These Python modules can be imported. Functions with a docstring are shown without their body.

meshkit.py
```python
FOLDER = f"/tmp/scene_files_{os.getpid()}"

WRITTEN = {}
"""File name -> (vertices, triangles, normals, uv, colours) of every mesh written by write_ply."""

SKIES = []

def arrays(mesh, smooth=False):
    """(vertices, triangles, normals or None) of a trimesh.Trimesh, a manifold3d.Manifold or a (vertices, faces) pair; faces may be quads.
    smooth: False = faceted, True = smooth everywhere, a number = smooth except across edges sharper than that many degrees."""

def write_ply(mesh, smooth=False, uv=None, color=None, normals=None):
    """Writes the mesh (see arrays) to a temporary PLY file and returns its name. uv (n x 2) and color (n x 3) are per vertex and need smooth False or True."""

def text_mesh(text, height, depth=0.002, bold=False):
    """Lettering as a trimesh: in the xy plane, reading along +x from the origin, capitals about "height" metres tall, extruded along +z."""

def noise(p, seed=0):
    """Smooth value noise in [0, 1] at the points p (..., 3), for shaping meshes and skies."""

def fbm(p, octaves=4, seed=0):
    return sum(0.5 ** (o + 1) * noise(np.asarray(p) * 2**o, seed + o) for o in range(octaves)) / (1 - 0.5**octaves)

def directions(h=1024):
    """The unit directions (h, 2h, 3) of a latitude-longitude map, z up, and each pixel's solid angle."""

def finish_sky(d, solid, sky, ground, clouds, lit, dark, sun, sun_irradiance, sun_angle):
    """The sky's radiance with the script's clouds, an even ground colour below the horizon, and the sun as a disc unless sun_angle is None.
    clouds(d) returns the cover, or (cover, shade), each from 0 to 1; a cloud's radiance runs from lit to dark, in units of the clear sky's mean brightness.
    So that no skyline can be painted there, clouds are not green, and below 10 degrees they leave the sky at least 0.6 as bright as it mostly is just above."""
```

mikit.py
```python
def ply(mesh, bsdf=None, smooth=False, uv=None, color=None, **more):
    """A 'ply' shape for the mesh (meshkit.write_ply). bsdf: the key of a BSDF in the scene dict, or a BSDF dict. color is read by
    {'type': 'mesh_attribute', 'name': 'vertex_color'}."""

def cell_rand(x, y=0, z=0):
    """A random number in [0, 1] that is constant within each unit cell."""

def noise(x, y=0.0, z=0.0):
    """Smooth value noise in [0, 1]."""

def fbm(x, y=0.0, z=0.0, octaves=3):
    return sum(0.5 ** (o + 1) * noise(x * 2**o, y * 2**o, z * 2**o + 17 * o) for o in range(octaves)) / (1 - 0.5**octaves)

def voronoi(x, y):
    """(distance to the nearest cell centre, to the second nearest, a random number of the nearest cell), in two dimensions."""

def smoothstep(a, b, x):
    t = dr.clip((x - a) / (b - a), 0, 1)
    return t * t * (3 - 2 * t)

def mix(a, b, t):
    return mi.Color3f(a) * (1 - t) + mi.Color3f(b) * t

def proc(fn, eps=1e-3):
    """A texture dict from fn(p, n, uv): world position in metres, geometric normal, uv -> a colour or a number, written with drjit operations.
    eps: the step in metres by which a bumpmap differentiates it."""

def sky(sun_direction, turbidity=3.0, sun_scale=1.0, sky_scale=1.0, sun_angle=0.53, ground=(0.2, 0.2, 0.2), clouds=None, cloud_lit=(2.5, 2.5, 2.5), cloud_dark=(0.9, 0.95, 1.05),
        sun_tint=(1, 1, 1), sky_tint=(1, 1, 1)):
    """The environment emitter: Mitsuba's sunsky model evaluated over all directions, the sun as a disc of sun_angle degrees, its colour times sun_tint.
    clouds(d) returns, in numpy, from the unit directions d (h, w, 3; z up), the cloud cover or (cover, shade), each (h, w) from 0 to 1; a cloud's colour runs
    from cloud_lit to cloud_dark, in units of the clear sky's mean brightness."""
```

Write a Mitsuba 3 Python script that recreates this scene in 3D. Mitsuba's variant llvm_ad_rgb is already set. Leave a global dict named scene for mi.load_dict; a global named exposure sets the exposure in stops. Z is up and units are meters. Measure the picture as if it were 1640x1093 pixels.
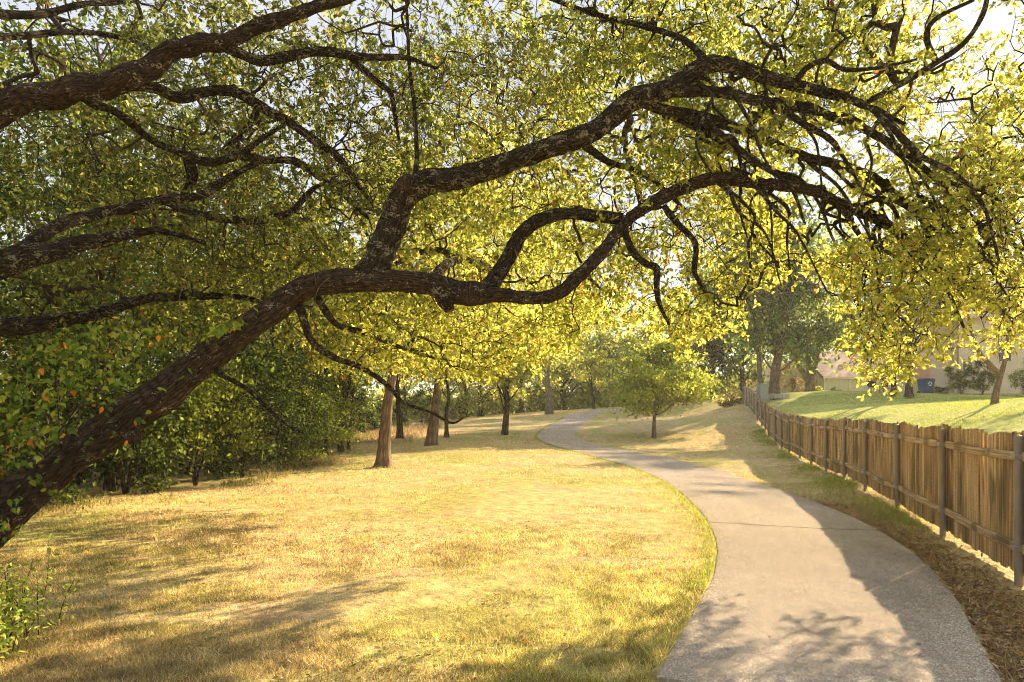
import math, random
import numpy as np
import trimesh
import drjit as dr
import mitsuba as mi
import mikit
from mikit import proc, noise, fbm, voronoi, smoothstep, mix, cell_rand
from meshkit import noise as nnoise, fbm as nfbm
from scipy.interpolate import RBFInterpolator
from scipy.spatial import cKDTree

# ------------------------------------------------------------------ camera, sky, exposure
scene, labels = {}, {}
T = mi.ScalarTransform4f
F, CX, HY, EYE = 1050.0, 820.0, 668.0, 1.65          # focal length, centre column and horizon in photo pixels; eye height
scene['camera'] = {'type': 'perspective', 'fov': math.degrees(2 * math.atan(820 / F)), 'fov_axis': 'x', 'near_clip': 0.05, 'far_clip': 2000.0,
                   'principal_point_offset_y': -(HY - 546.5) / 1093.0,
                   'to_world': T().look_at(origin=[0, 0, EYE], target=[0, 1, EYE], up=[0, 0, 1])}
AZ, EL = math.radians(48), math.radians(26)
SUN = np.array([math.sin(AZ) * math.cos(EL), math.cos(AZ) * math.cos(EL), math.sin(EL)])
def clouds(d):
    n = nfbm(d * np.array([3.0, 3.0, 6.0]) + 5.0, 4, 3)
    return 0.45 + 0.4 * n, 0.1 * n
scene['sky'] = mikit.sky(SUN.tolist(), turbidity=3, sky_scale=0.40, sun_tint=(1.0, 0.955, 0.87), clouds=clouds, cloud_lit=(2.45, 2.45, 2.55))
exposure = 3.88

rng = np.random.default_rng(7)
random.seed(7)

# ------------------------------------------------------------------ helpers
count = {}
def numbered(name):
    n = count.get(name, 0); count[name] = n + 1
    return name if n == 0 else f'{name}_{n:03d}'
def tag(key, label=None, cat=None, group=None, kind=None):
    e = labels.setdefault(key, {})
    for k, v in (('label', label), ('category', cat), ('group', group), ('kind', kind)):
        if v: e[k] = v
    return key
def thing(name, label, cat, group=None):
    return tag(numbered(name), label, cat, group)
def struct(name, label=None):
    return tag(numbered(name), label, None, None, 'structure')
def put(key, mesh, bsdf, smooth=False, uv=None, color=None):
    scene[key] = mikit.ply(mesh, bsdf, smooth=smooth, uv=uv, color=color)
    return key
def part(parent, name, mesh, bsdf, smooth=False, uv=None, color=None, kind=None, label=None):
    key = numbered(parent + '__' + name)
    put(key, mesh, bsdf, smooth, uv, color)
    if kind or label: tag(key, label, None, None, kind)
    return key
def W(px, py, d):
    return np.array([(px - CX) / F * d, d, EYE + (HY - py) / F * d])
def spline(P, n):
    P = np.asarray(P, float)
    Q = np.vstack([2 * P[0] - P[1], P, 2 * P[-1] - P[-2]])
    t = np.linspace(0, len(P) - 1 - 1e-9, n); i = t.astype(int); u = (t - i)[:, None]
    a, b, c, d = Q[i], Q[i + 1], Q[i + 2], Q[i + 3]
    return 0.5 * (2 * b + (c - a) * u + (2 * a - 5 * b + 4 * c - d) * u ** 2 + (3 * b - a - 3 * c + d) * u ** 3)
def frames(p):
    t = np.gradient(p, axis=0); t /= np.linalg.norm(t, axis=1, keepdims=True) + 1e-12
    a = np.zeros_like(p)
    ref = np.array([0, 0, 1.0]) if abs(t[0, 2]) < 0.8 else np.array([0, 1.0, 0])
    x = np.cross(t[0], ref); x /= np.linalg.norm(x)
    for k in range(len(p)):
        x = x - t[k] * (x @ t[k]); x /= np.linalg.norm(x) + 1e-12
        a[k] = x
    return t, a, np.cross(t, a)
def tube(p, r, sides=12, lump=0.0, ridge=0.0, seed=0, flare=None, lumpf=3.0):
    """A closed tapered tube; uv = (turn, metres along)."""
    p = np.asarray(p, float); r = np.broadcast_to(np.asarray(r, float), (len(p),))
    t, a, b = frames(p)
    s = np.concatenate([[0], np.cumsum(np.linalg.norm(np.diff(p, axis=0), axis=1))])
    ang = np.linspace(0, 2 * np.pi, sides + 1)
    d = np.cos(ang)[None, :, None] * a[:, None] + np.sin(ang)[None, :, None] * b[:, None]
    rr = np.repeat(r[:, None], sides + 1, 1)
    if flare is not None: rr = rr * (1 + flare[:, None] * (0.6 + 0.4 * np.cos(ang * 5 + seed)[None, :]))
    q = p[:, None] + d * rr[..., None]
    if lump: rr = rr * (1 + lump * (2 * nfbm(q * lumpf, 3, seed) - 1))
    if ridge:
        c = np.stack([np.cos(ang)[None] * 7 + 0 * s[:, None], np.sin(ang)[None] * 7 + 0 * s[:, None], 0 * ang[None] + s[:, None] * 6.5], -1)
        c = c + 0.9 * (nnoise(q * 9, seed + 3)[..., None] - 0.5)
        rr = rr + ridge * (np.abs(2 * nnoise(c, seed + 5) - 1) * 2 - 1)
    v = p[:, None] + d * rr[..., None]
    n, m = len(p), sides + 1
    i, j = np.meshgrid(np.arange(n - 1), np.arange(sides), indexing='ij')
    f = np.stack([i * m + j, i * m + j + 1, (i + 1) * m + j + 1, (i + 1) * m + j], -1).reshape(-1, 4)
    f = np.vstack([f[:, [0, 1, 2]], f[:, [0, 2, 3]]])
    uv = np.stack([np.repeat((ang / (2 * np.pi))[None], n, 0), np.repeat(s[:, None], m, 1)], -1).reshape(-1, 2)
    v = v.reshape(-1, 3)
    c0 = len(v)
    v = np.vstack([v, p[:1], p[-1:]]); uv = np.vstack([uv, [[0, 0], [0, s[-1]]]])
    k = np.arange(sides)
    f = np.vstack([f, np.stack([k + 1, k, 0 * k + c0], 1), np.stack([(n - 1) * m + k, (n - 1) * m + k + 1, 0 * k + c0 + 1], 1)])
    return v, f, uv
def join(ms):
    v, f, u, at = [], [], [], 0
    for m in ms:
        v.append(m[0]); f.append(np.asarray(m[1]) + at); at += len(m[0])
        if len(m) > 2: u.append(m[2])
    return (np.vstack(v), np.vstack(f)) + ((np.vstack(u),) if u else ())
def tri(m):
    return (np.asarray(m.vertices), np.asarray(m.faces))
def box(x0, x1, y0, y1, z0, z1, bev=0.0):
    if not bev:
        m = trimesh.creation.box([x1 - x0, y1 - y0, z1 - z0])
    else:
        q = [[x, y, z] for x in (x0 + bev, x1 - bev) for y in (y0 + bev, y1 - bev) for z in (z0, z1)] + \
            [[x, y, z] for x in (x0, x1) for y in (y0 + bev, y1 - bev) for z in (z0 + bev, z1 - bev)] + \
            [[x, y, z] for x in (x0 + bev, x1 - bev) for y in (y0, y1) for z in (z0 + bev, z1 - bev)]
        return tri(trimesh.convex.convex_hull(np.array(q)))
    m.apply_translation([(x0 + x1) / 2, (y0 + y1) / 2, (z0 + z1) / 2])
    return tri(m)
def rotz(v, a, c=(0, 0, 0)):
    v = np.asarray(v, float) - c; ca, sa = math.cos(a), math.sin(a)
    return np.stack([v[:, 0] * ca - v[:, 1] * sa, v[:, 0] * sa + v[:, 1] * ca, v[:, 2]], 1) + c
def unit(v): return v / (np.linalg.norm(v, axis=-1, keepdims=True) + 1e-12)

# ------------------------------------------------------------------ materials
def bark_fn(dark, light, lichen, amount, ks=10.0, kv=5.0):
    def f(p, n, uv):
        a = uv.x * (2 * math.pi)
        c, s = dr.cos(a), dr.sin(a)
        w = noise(c * 4, s * 4, uv.y * 9) * 0.8
        r = dr.abs(2 * noise(c * ks + w, s * ks + w, uv.y * kv) - 1)
        g = fbm(p.x * 30, p.y * 30, p.z * 30, 2)
        col = mix(dark, light, dr.clip(r * 1.1 + 0.5 * (g - 0.5), 0, 1))
        l = smoothstep(0.62 - amount, 0.72 - amount, fbm(p.x * 11 + 3, p.y * 11, p.z * 11, 3) * 0.6 + 0.4 * noise(p.x * 75, p.y * 75, p.z * 75)) 
        l = l * smoothstep(0.3, 0.5, noise(p.x * 40, p.y * 40, p.z * 40 + 5))
        return mix(col, lichen, l)
    return f
def bark_bump(ks=10.0, kv=5.0):
    def f(p, n, uv):
        a = uv.x * (2 * math.pi)
        c, s = dr.cos(a), dr.sin(a)
        w = noise(c * 4, s * 4, uv.y * 9) * 0.8
        return dr.abs(2 * noise(c * ks + w, s * ks + w, uv.y * kv) - 1) + 0.35 * noise(c * ks * 2.7, s * ks * 2.7, uv.y * kv * 4)
    return f
def bumped(inner, fn, scale, eps=2e-3):
    return {'type': 'bumpmap', 'arbitrary': proc(fn, eps), 'scale': scale, 'bsdf': inner}
def matte(tex, rough=0.85, spec=0.25):
    return {'type': 'twosided', 'bsdf': {'type': 'principled', 'base_color': tex, 'roughness': rough, 'specular': spec}}
def rgb(*c): return {'type': 'rgb', 'value': list(c)}

scene['oak_bark'] = {'type': 'twosided', 'bsdf': bumped({'type': 'principled', 'base_color': proc(bark_fn((0.012, 0.0085, 0.0055), (0.092, 0.062, 0.04), (0.27, 0.25, 0.21), -0.01, 12.0, 9.0)), 'roughness': 0.9, 'specular': 0.2}, bark_bump(12.0, 9.0), 0.02)}
scene['oak_bark_lichen'] = {'type': 'twosided', 'bsdf': bumped({'type': 'principled', 'base_color': proc(bark_fn((0.010, 0.0075, 0.005), (0.05, 0.037, 0.026), (0.18, 0.18, 0.115), 0.07, 11.0, 8.0)), 'roughness': 0.9, 'specular': 0.2}, bark_bump(12.0, 9.0), 0.02)}
scene['twig_bark'] = matte(rgb(0.03, 0.022, 0.015))
scene['dead_twig'] = matte(rgb(0.16, 0.125, 0.085))
scene['red_bark'] = matte(proc(bark_fn((0.07, 0.05, 0.034), (0.28, 0.19, 0.13), (0.3, 0.25, 0.2), -0.1, 8.0, 2.0)))
scene['grey_bark'] = matte(proc(bark_fn((0.09, 0.075, 0.06), (0.27, 0.23, 0.18), (0.33, 0.31, 0.27), 0.0, 7.0, 2.0)))
scene['dark_bark'] = matte(proc(bark_fn((0.02, 0.015, 0.01), (0.075, 0.055, 0.04), (0.12, 0.11, 0.09), -0.1, 6.0, 2.0)))
scene['leaf'] = {'type': 'principledthin', 'base_color': {'type': 'mesh_attribute', 'name': 'vertex_color'}, 'roughness': 0.45, 'diff_trans': 1.4, 'spec_trans': 0.0, 'eta': 1.4}
scene['blade'] = {'type': 'principledthin', 'base_color': {'type': 'mesh_attribute', 'name': 'vertex_color'}, 'roughness': 0.6, 'diff_trans': 0.9, 'spec_trans': 0.0, 'eta': 1.3}

def lawn_fn(p, n, uv):
    g = fbm(p.x * 0.55 + 9, p.y * 0.55, 0.0, 4)
    h = fbm(p.x * 9, p.y * 9, 0.0, 3)
    c = mix((0.40, 0.32, 0.165), (0.29, 0.28, 0.10), smoothstep(0.42, 0.72, g))
    c = mix(c, (0.36, 0.25, 0.15), smoothstep(0.58, 0.72, fbm(p.x * 1.3 + 31, p.y * 1.3, 2.0, 3)) * 0.7)
    yard = smoothstep(0.5, 2.5, p.x - 5.2 - 0.26 * p.y)
    yg = mix((0.31, 0.35, 0.10), (0.37, 0.38, 0.12), fbm(p.x * 0.4, p.y * 1.4, 5.0, 3))
    c = mix(c, yg, yard * smoothstep(10.0, 14.0, p.y))
    return c * (0.5 + 0.95 * h)
def dirt_fn(p, n, uv):
    h = fbm(p.x * 12, p.y * 12, 0.0, 4)
    s = smoothstep(0.66, 0.7, noise(p.x * 45, p.y * 45, 1.0))
    c = mix(mix((0.19, 0.135, 0.09), (0.36, 0.265, 0.18), h), (0.46, 0.36, 0.26), s * 0.7)
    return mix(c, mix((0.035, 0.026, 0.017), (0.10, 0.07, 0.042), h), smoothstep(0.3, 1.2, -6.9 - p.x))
def rough_bump(p, n, uv):
    return fbm(p.x * 25, p.y * 25, 0.0, 3)
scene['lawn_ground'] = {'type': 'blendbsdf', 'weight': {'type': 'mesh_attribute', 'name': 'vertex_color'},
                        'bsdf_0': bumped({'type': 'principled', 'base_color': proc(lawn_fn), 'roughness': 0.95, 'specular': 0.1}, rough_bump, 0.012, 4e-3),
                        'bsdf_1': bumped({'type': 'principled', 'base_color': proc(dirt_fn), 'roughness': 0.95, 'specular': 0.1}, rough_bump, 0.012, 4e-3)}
def pebble_fn(p, n, uv):
    a, b, r = voronoi(p.x * 75, p.y * 75)
    big = fbm(p.x * 0.9, p.y * 0.9, 0.0, 3)
    c = mix((0.315, 0.275, 0.23), (0.68, 0.60, 0.51), r)
    c = mix(c, (0.25, 0.21, 0.165), smoothstep(0.40, 0.66, a))
    c = mix(c, (0.40, 0.28, 0.19), smoothstep(0.8, 0.85, cell_rand(dr.floor(p.x * 75), dr.floor(p.y * 75), 4)) * 0.5)
    sp = 0.6 * noise(p.x * 30, p.y * 30, 2.0) + 0.4 * noise(p.x * 13, p.y * 13, 6.0)
    c = c * (0.72 + 0.56 * sp)
    st = smoothstep(0.55, 0.75, fbm(p.x * 1.7 + 8, p.y * 0.6, 3.0, 4))
    return c * (0.80 + 0.36 * big) * (1 - 0.16 * st)
def pebble_bump(p, n, uv):
    a, b, r = voronoi(p.x * 75, p.y * 75)
    return dr.maximum(0.0, 1 - a * 1.5) + 0.4 * r
scene['aggregate'] = {'type': 'twosided', 'bsdf': bumped({'type': 'principled', 'base_color': proc(pebble_fn), 'roughness': 0.8, 'specular': 0.3}, pebble_bump, 0.005, 1.5e-3)}
def wood_fn(tint, seed):
    def f(p, n, uv):
        q = p.x * 0.6 + p.y
        grain = fbm(q * 60 + seed, p.z * 1.6, seed * 1.0, 3)
        fine = noise(q * 220, p.z * 6, seed + 2.0)
        big = fbm(q * 3.0, p.z * 1.2 + seed, 4.0, 3)
        c = mix((0.16, 0.105, 0.06), tint, dr.clip(grain * 1.5 - 0.25, 0, 1))
        c = c * (0.8 + 0.4 * fine)
        c = mix(c, (0.085, 0.07, 0.035), smoothstep(0.48, 0.72, big) * 0.75)
        c = c * (1 - 0.28 * smoothstep(0.6, 0.8, noise(q * 34 + seed, p.z * 0.7, 8.0)))
        return c
    return f
WOODS = []
for k, t in enumerate([(0.60, 0.44, 0.25), (0.52, 0.36, 0.19), (0.68, 0.53, 0.33), (0.46, 0.33, 0.19)]):
    scene[f'picket_wood_{k}'] = matte(proc(wood_fn(t, 3 + 7 * k)), 0.85, 0.2); WOODS.append(f'picket_wood_{k}')
def rail_fn(p, n, uv):
    q = p.x * 0.6 + p.y
    grain = fbm(p.z * 90 + 3, q * 2.2, 5.0, 3)
    c = mix((0.17, 0.12, 0.075), (0.52, 0.42, 0.29), dr.clip(grain * 1.5 - 0.2, 0, 1))
    return mix(c, (0.09, 0.075, 0.04), smoothstep(0.5, 0.74, fbm(q * 2.5, p.z * 5, 9.0, 3)) * 0.7)
scene['rail_wood'] = matte(proc(rail_fn), 0.85, 0.2)
def post_fn(p, n, uv):
    return mix((0.17, 0.152, 0.125), (0.27, 0.248, 0.21), fbm(p.x * 14, p.y * 14, p.z * 5, 3))
scene['post_metal'] = matte(proc(post_fn), 0.55, 0.5)
scene['steel'] = {'type': 'twosided', 'bsdf': {'type': 'principled', 'base_color': rgb(0.35, 0.34, 0.32), 'metallic': 0.7, 'roughness': 0.5}}

# ------------------------------------------------------------------ the ground
POSTS_PX = [(1735, 1012), (1632, 940), (1510, 862), (1437, 815), (1386, 785), (1352, 767), (1323, 757), (1299.5, 744.6), (1281, 734.5), (1264, 726), (1252, 719.5),
            (1242, 710), (1231, 701), (1226, 690), (1220, 684), (1213, 675), (1207.5, 665), (1203, 660), (1199.5, 656), (1195.5, 652), (1190, 648.5)]
POSTS_D = [4.9, 6.5, 9.0, 11.7, 14.3, 16.6, 18.9, 21.3, 23.7, 25.9, 28.1, 30.5, 33, 35.5, 38, 40.5, 43, 45.4, 47.8, 50.2, 52.6]
POSTS = [W(p[0], p[1], d) for p, d in zip(POSTS_PX, POSTS_D)]
ctrl = [tuple(p) for p in POSTS[1:]] + [
    W(615, 747, 22.3), W(692, 715, 31), W(808, 697, 38), W(880, 663, 60), W(890, 703, 38), W(910, 680, 48), W(955, 656.5, 62), W(1047, 702, 37.5), W(1100, 662, 58),
    (0, 4, 0), (0, 10, 0), (0, 16, 0), (-4, 4, 0), (-4, 14, 0), (3, 10, 0), (4, 14, 0), (2, 20, 0.0), (4, 25, 0.1), (-8, 12, -0.05), (-10, 26, -0.05), (-12, 40, 0.3), (-10, 60, 1.0),
    (-25, 10, -0.3), (-25, 30, -0.3), (-25, 60, 0.3), (0, -10, 0), (-25, -10, -0.2), (0, 85, 2.2), (8, 75, 2.4), (-25, 90, 0.8), (8, 100, 2.3),
    W(1595, 646, 27), W(1250, 635, 52), W(1300, 632, 50), W(1400, 631, 48), W(1500, 631, 48), W(1640, 632, 46), W(1800, 640, 40), W(1640, 668, 18),
    (11, 8, 0.9), (20, 8, 1.9), (40, 10, 2.8), (45, 30, 3.2), (30, -10, 1.5), (18, 80, 3.2), (35, 80, 3.4), (55, 50, 3.4), (55, 100, 3.2), (20, 60, 3.25), (40, 60, 3.4)]
ctrl = np.array([np.asarray(c, float) for c in ctrl])
_rbf = RBFInterpolator(ctrl[:, :2], ctrl[:, 2], kernel='thin_plate_spline', smoothing=0.15)
_gx, _gy = np.arange(-60, 60.01, 0.5), np.arange(-15, 110.01, 0.5)
_GX, _GY = np.meshgrid(_gx, _gy, indexing='ij')
_HT = np.clip(_rbf(np.stack([_GX.ravel(), _GY.ravel()], 1)), -1.0, 4.5).reshape(_GX.shape)
def Z(x, y):
    x, y = np.asarray(x, float), np.asarray(y, float)
    fx = np.clip((x - _gx[0]) / 0.5, 0, len(_gx) - 1.001); fy = np.clip((y - _gy[0]) / 0.5, 0, len(_gy) - 1.001)
    i, j = fx.astype(int), fy.astype(int); u, v = fx - i, fy - j
    return _HT[i, j] * (1 - u) * (1 - v) + _HT[i + 1, j] * u * (1 - v) + _HT[i, j + 1] * (1 - u) * v + _HT[i + 1, j + 1] * u * v
_DS = np.exp(np.linspace(math.log(2.5), math.log(300), 1500))
def G(px, py):
    """The point of the ground that a photo pixel shows."""
    x = (px - CX) / F * _DS; z = EYE + (HY - py) / F * _DS - Z(x, _DS)
    k = np.nonzero(z < 0)[0]
    k = k[0] if len(k) else int(np.argmin(z))
    d = _DS[k]
    if 0 < k and z[k] < 0: d = _DS[k - 1] + (_DS[k] - _DS[k - 1]) * z[k - 1] / (z[k - 1] - z[k])
    x = (px - CX) / F * d
    return np.array([x, d, float(Z(x, d))])
def on(x, y): return np.array([x, y, float(Z(x, y))])

# the path's two edges
LEFT = [(1010, 1180), (1050, 1093), (1085, 1020), (1130, 950), (1147, 900), (1145, 870), (1135, 840), (1120, 820), (1095, 795), (1060, 770), (1010, 748), (960, 735), (915, 722), (880, 712), (862, 703), (865, 693), (885, 680), (905, 668), (925, 660.5), (933, 658)]
RIGHT = [(1650, 1180), (1605, 1093), (1570, 1020), (1530, 960), (1490, 910), (1440, 870), (1395, 845), (1345, 820), (1280, 797), (1230, 780), (1170, 760), (1100, 741), (1030, 727), (985, 719), (955, 712), (930, 704), (920, 697), (925, 688), (945, 673), (958, 665), (968, 660)]
def arc(P, n):
    P = spline(P, 600); s = np.concatenate([[0], np.cumsum(np.linalg.norm(np.diff(P, axis=0), axis=1))])
    t = np.linspace(0, s[-1], n); return np.stack([np.interp(t, s, P[:, k]) for k in range(P.shape[1])], 1)
NP = 420
EL_, ER_ = arc([G(*p)[:2] for p in LEFT], NP), arc([G(*p)[:2] for p in RIGHT], NP)
# carry on over the crest
ext = np.stack([np.linspace(0.6, 14, 24), np.linspace(0.5, 9, 24)], 1)
# pair the edges by nearest progress so that the cross lines stay square to the path
cen = 0.5 * (EL_ + ER_)
for _ in range(3):
    k = np.ones(9) / 9
    cen = np.stack([np.convolve(np.pad(cen[:, c], 4, mode='edge'), k, 'valid') for c in range(2)], 1)
tn = unit(np.gradient(cen, axis=0)); nr = np.stack([tn[:, 1], -tn[:, 0]], 1)
def side(edge, sgn):
    out = []
    for c, n, t in zip(cen, nr, tn):
        r = edge - c; along = r @ t; off = r @ n
        k = np.argmin(np.abs(along) + np.where(off * sgn < 0, 50, 0) + 0.05 * np.abs(off))
        out.append(abs(off[k]))
    return np.array(out)
wl, wr = side(EL_, -1), side(ER_, 1)
def sm(a, w=21): return np.convolve(np.pad(a, w // 2, mode='edge'), np.ones(w) / w, 'valid')
wl, wr = sm(np.clip(wl, 0.6, 1.7)), sm(np.clip(wr, 0.6, 1.7))
cen = np.vstack([cen, cen[-1] + ext]); tn = unit(np.gradient(cen, axis=0)); nr = np.stack([tn[:, 1], -tn[:, 0]], 1)
wl, wr = np.concatenate([wl, np.full(24, wl[-1])]), np.concatenate([wr, np.full(24, wr[-1])])
cs = np.concatenate([[0], np.cumsum(np.linalg.norm(np.diff(cen, axis=0), axis=1))])
_ptree = cKDTree(cen)
def path_dist(x, y):
    """Metres outside the path's edge (negative on the path)."""
    q = np.stack([np.asarray(x, float).ravel(), np.asarray(y, float).ravel()], 1)
    _, k = _ptree.query(q)
    off = np.sum((q - cen[k]) * nr[k], 1); al = np.abs(np.sum((q - cen[k]) * tn[k], 1))
    d = np.where(off < 0, -off - wl[k], off - wr[k])
    d = np.where(al > 1.0, np.maximum(d, al), d)
    return d.reshape(np.shape(x)), off.reshape(np.shape(x))
_fx, _fy = np.array([p[0] for p in POSTS]), np.array([p[1] for p in POSTS])
def fence_x(y): return np.interp(y, _fy, _fx)
WOOD_EDGE = [(-6.0, -5), (-8.6, 8), (-8.3, 12), (-7.2, 16), (-6.6, 21), (-6.8, 25), (-8.0, 29), (-9, 34), (-8.5, 42), (-7, 52), (-2, 62), (2, 70), (2, 120)]
def wood_x(y): return np.interp(y, [p[1] for p in WOOD_EDGE], [p[0] for p in WOOD_EDGE])
def dirt_mask(x, y):
    d, off = path_dist(x, y)
    n = nfbm(np.stack([x * 1.1, y * 1.1, 0 * x], -1), 3, 4)
    strip = (off > 0) * np.clip((9.6 - y) / 1.2, 0, 1) * np.clip((fence_x(y) + 1.0 - x) / 0.5, 0, 1)
    m = strip * np.clip(1.5 - 0.9 * np.abs(n - 0.47) * 3.5, 0, 1)
    far = np.exp(-((x - fence_x(y) + 1.2) / 0.9) ** 2) * np.clip((y - 36) / 5, 0, 1) * np.clip((56 - y) / 4, 0, 1)
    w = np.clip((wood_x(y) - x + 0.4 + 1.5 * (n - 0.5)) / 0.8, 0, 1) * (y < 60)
    # worn lens beside the path edge and scattered bare spots on the lawn
    n2 = nfbm(np.stack([x * .8 + 4, y * 1.3, 0 * x], -1), 4, 15); spots = np.clip((n2 - 0.575) / 0.07, 0, 1) * 0.85 * (y < 30)
    return np.clip(np.maximum.reduce([m, 0.8 * far * (n > 0.4), w, spots * (x < fence_x(y))]), 0, 1)
def ground_sheet():
    xs = np.concatenate([[-500, -250, -120, -80], np.arange(-60, -20, 2.0), np.arange(-20, 36, 0.35), np.arange(36, 60, 2.0), [60, 80, 120, 250, 500]])
    ys = np.concatenate([[-500, -200, -60, -30], np.arange(-15, 2, 1.0), np.arange(2, 66, 0.35), np.arange(66, 110, 2.0), [110, 130, 180, 300, 600]])
    X, Y = np.meshgrid(xs, ys, indexing='ij')
    H = Z(X, Y)
    d, _ = path_dist(X, Y)
    bump = (nfbm(np.stack([X * 1.7, Y * 1.7, 0 * X], -1), 3, 9) - 0.5) * 0.05 + (nfbm(np.stack([X * .35, Y * .35, 0 * X], -1), 2, 5) - 0.5) * 0.12
    H = H + bump * np.clip((d - 0.1) / 0.8, 0, 1)
    H = H - 0.12 * (d < -0.4)
    m = dirt_mask(X, Y)
    v = np.stack([X, Y, H], -1).reshape(-1, 3)
    n, k = len(xs), len(ys)
    i, j = np.meshgrid(np.arange(n - 1), np.arange(k - 1), indexing='ij')
    f = np.stack([i * k + j, (i + 1) * k + j, (i + 1) * k + j + 1, i * k + j + 1], -1).reshape(-1, 4)
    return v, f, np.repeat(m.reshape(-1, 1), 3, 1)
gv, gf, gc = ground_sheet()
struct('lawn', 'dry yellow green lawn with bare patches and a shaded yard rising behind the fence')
put('lawn', (gv, gf), 'lawn_ground', True, color=gc)

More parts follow.
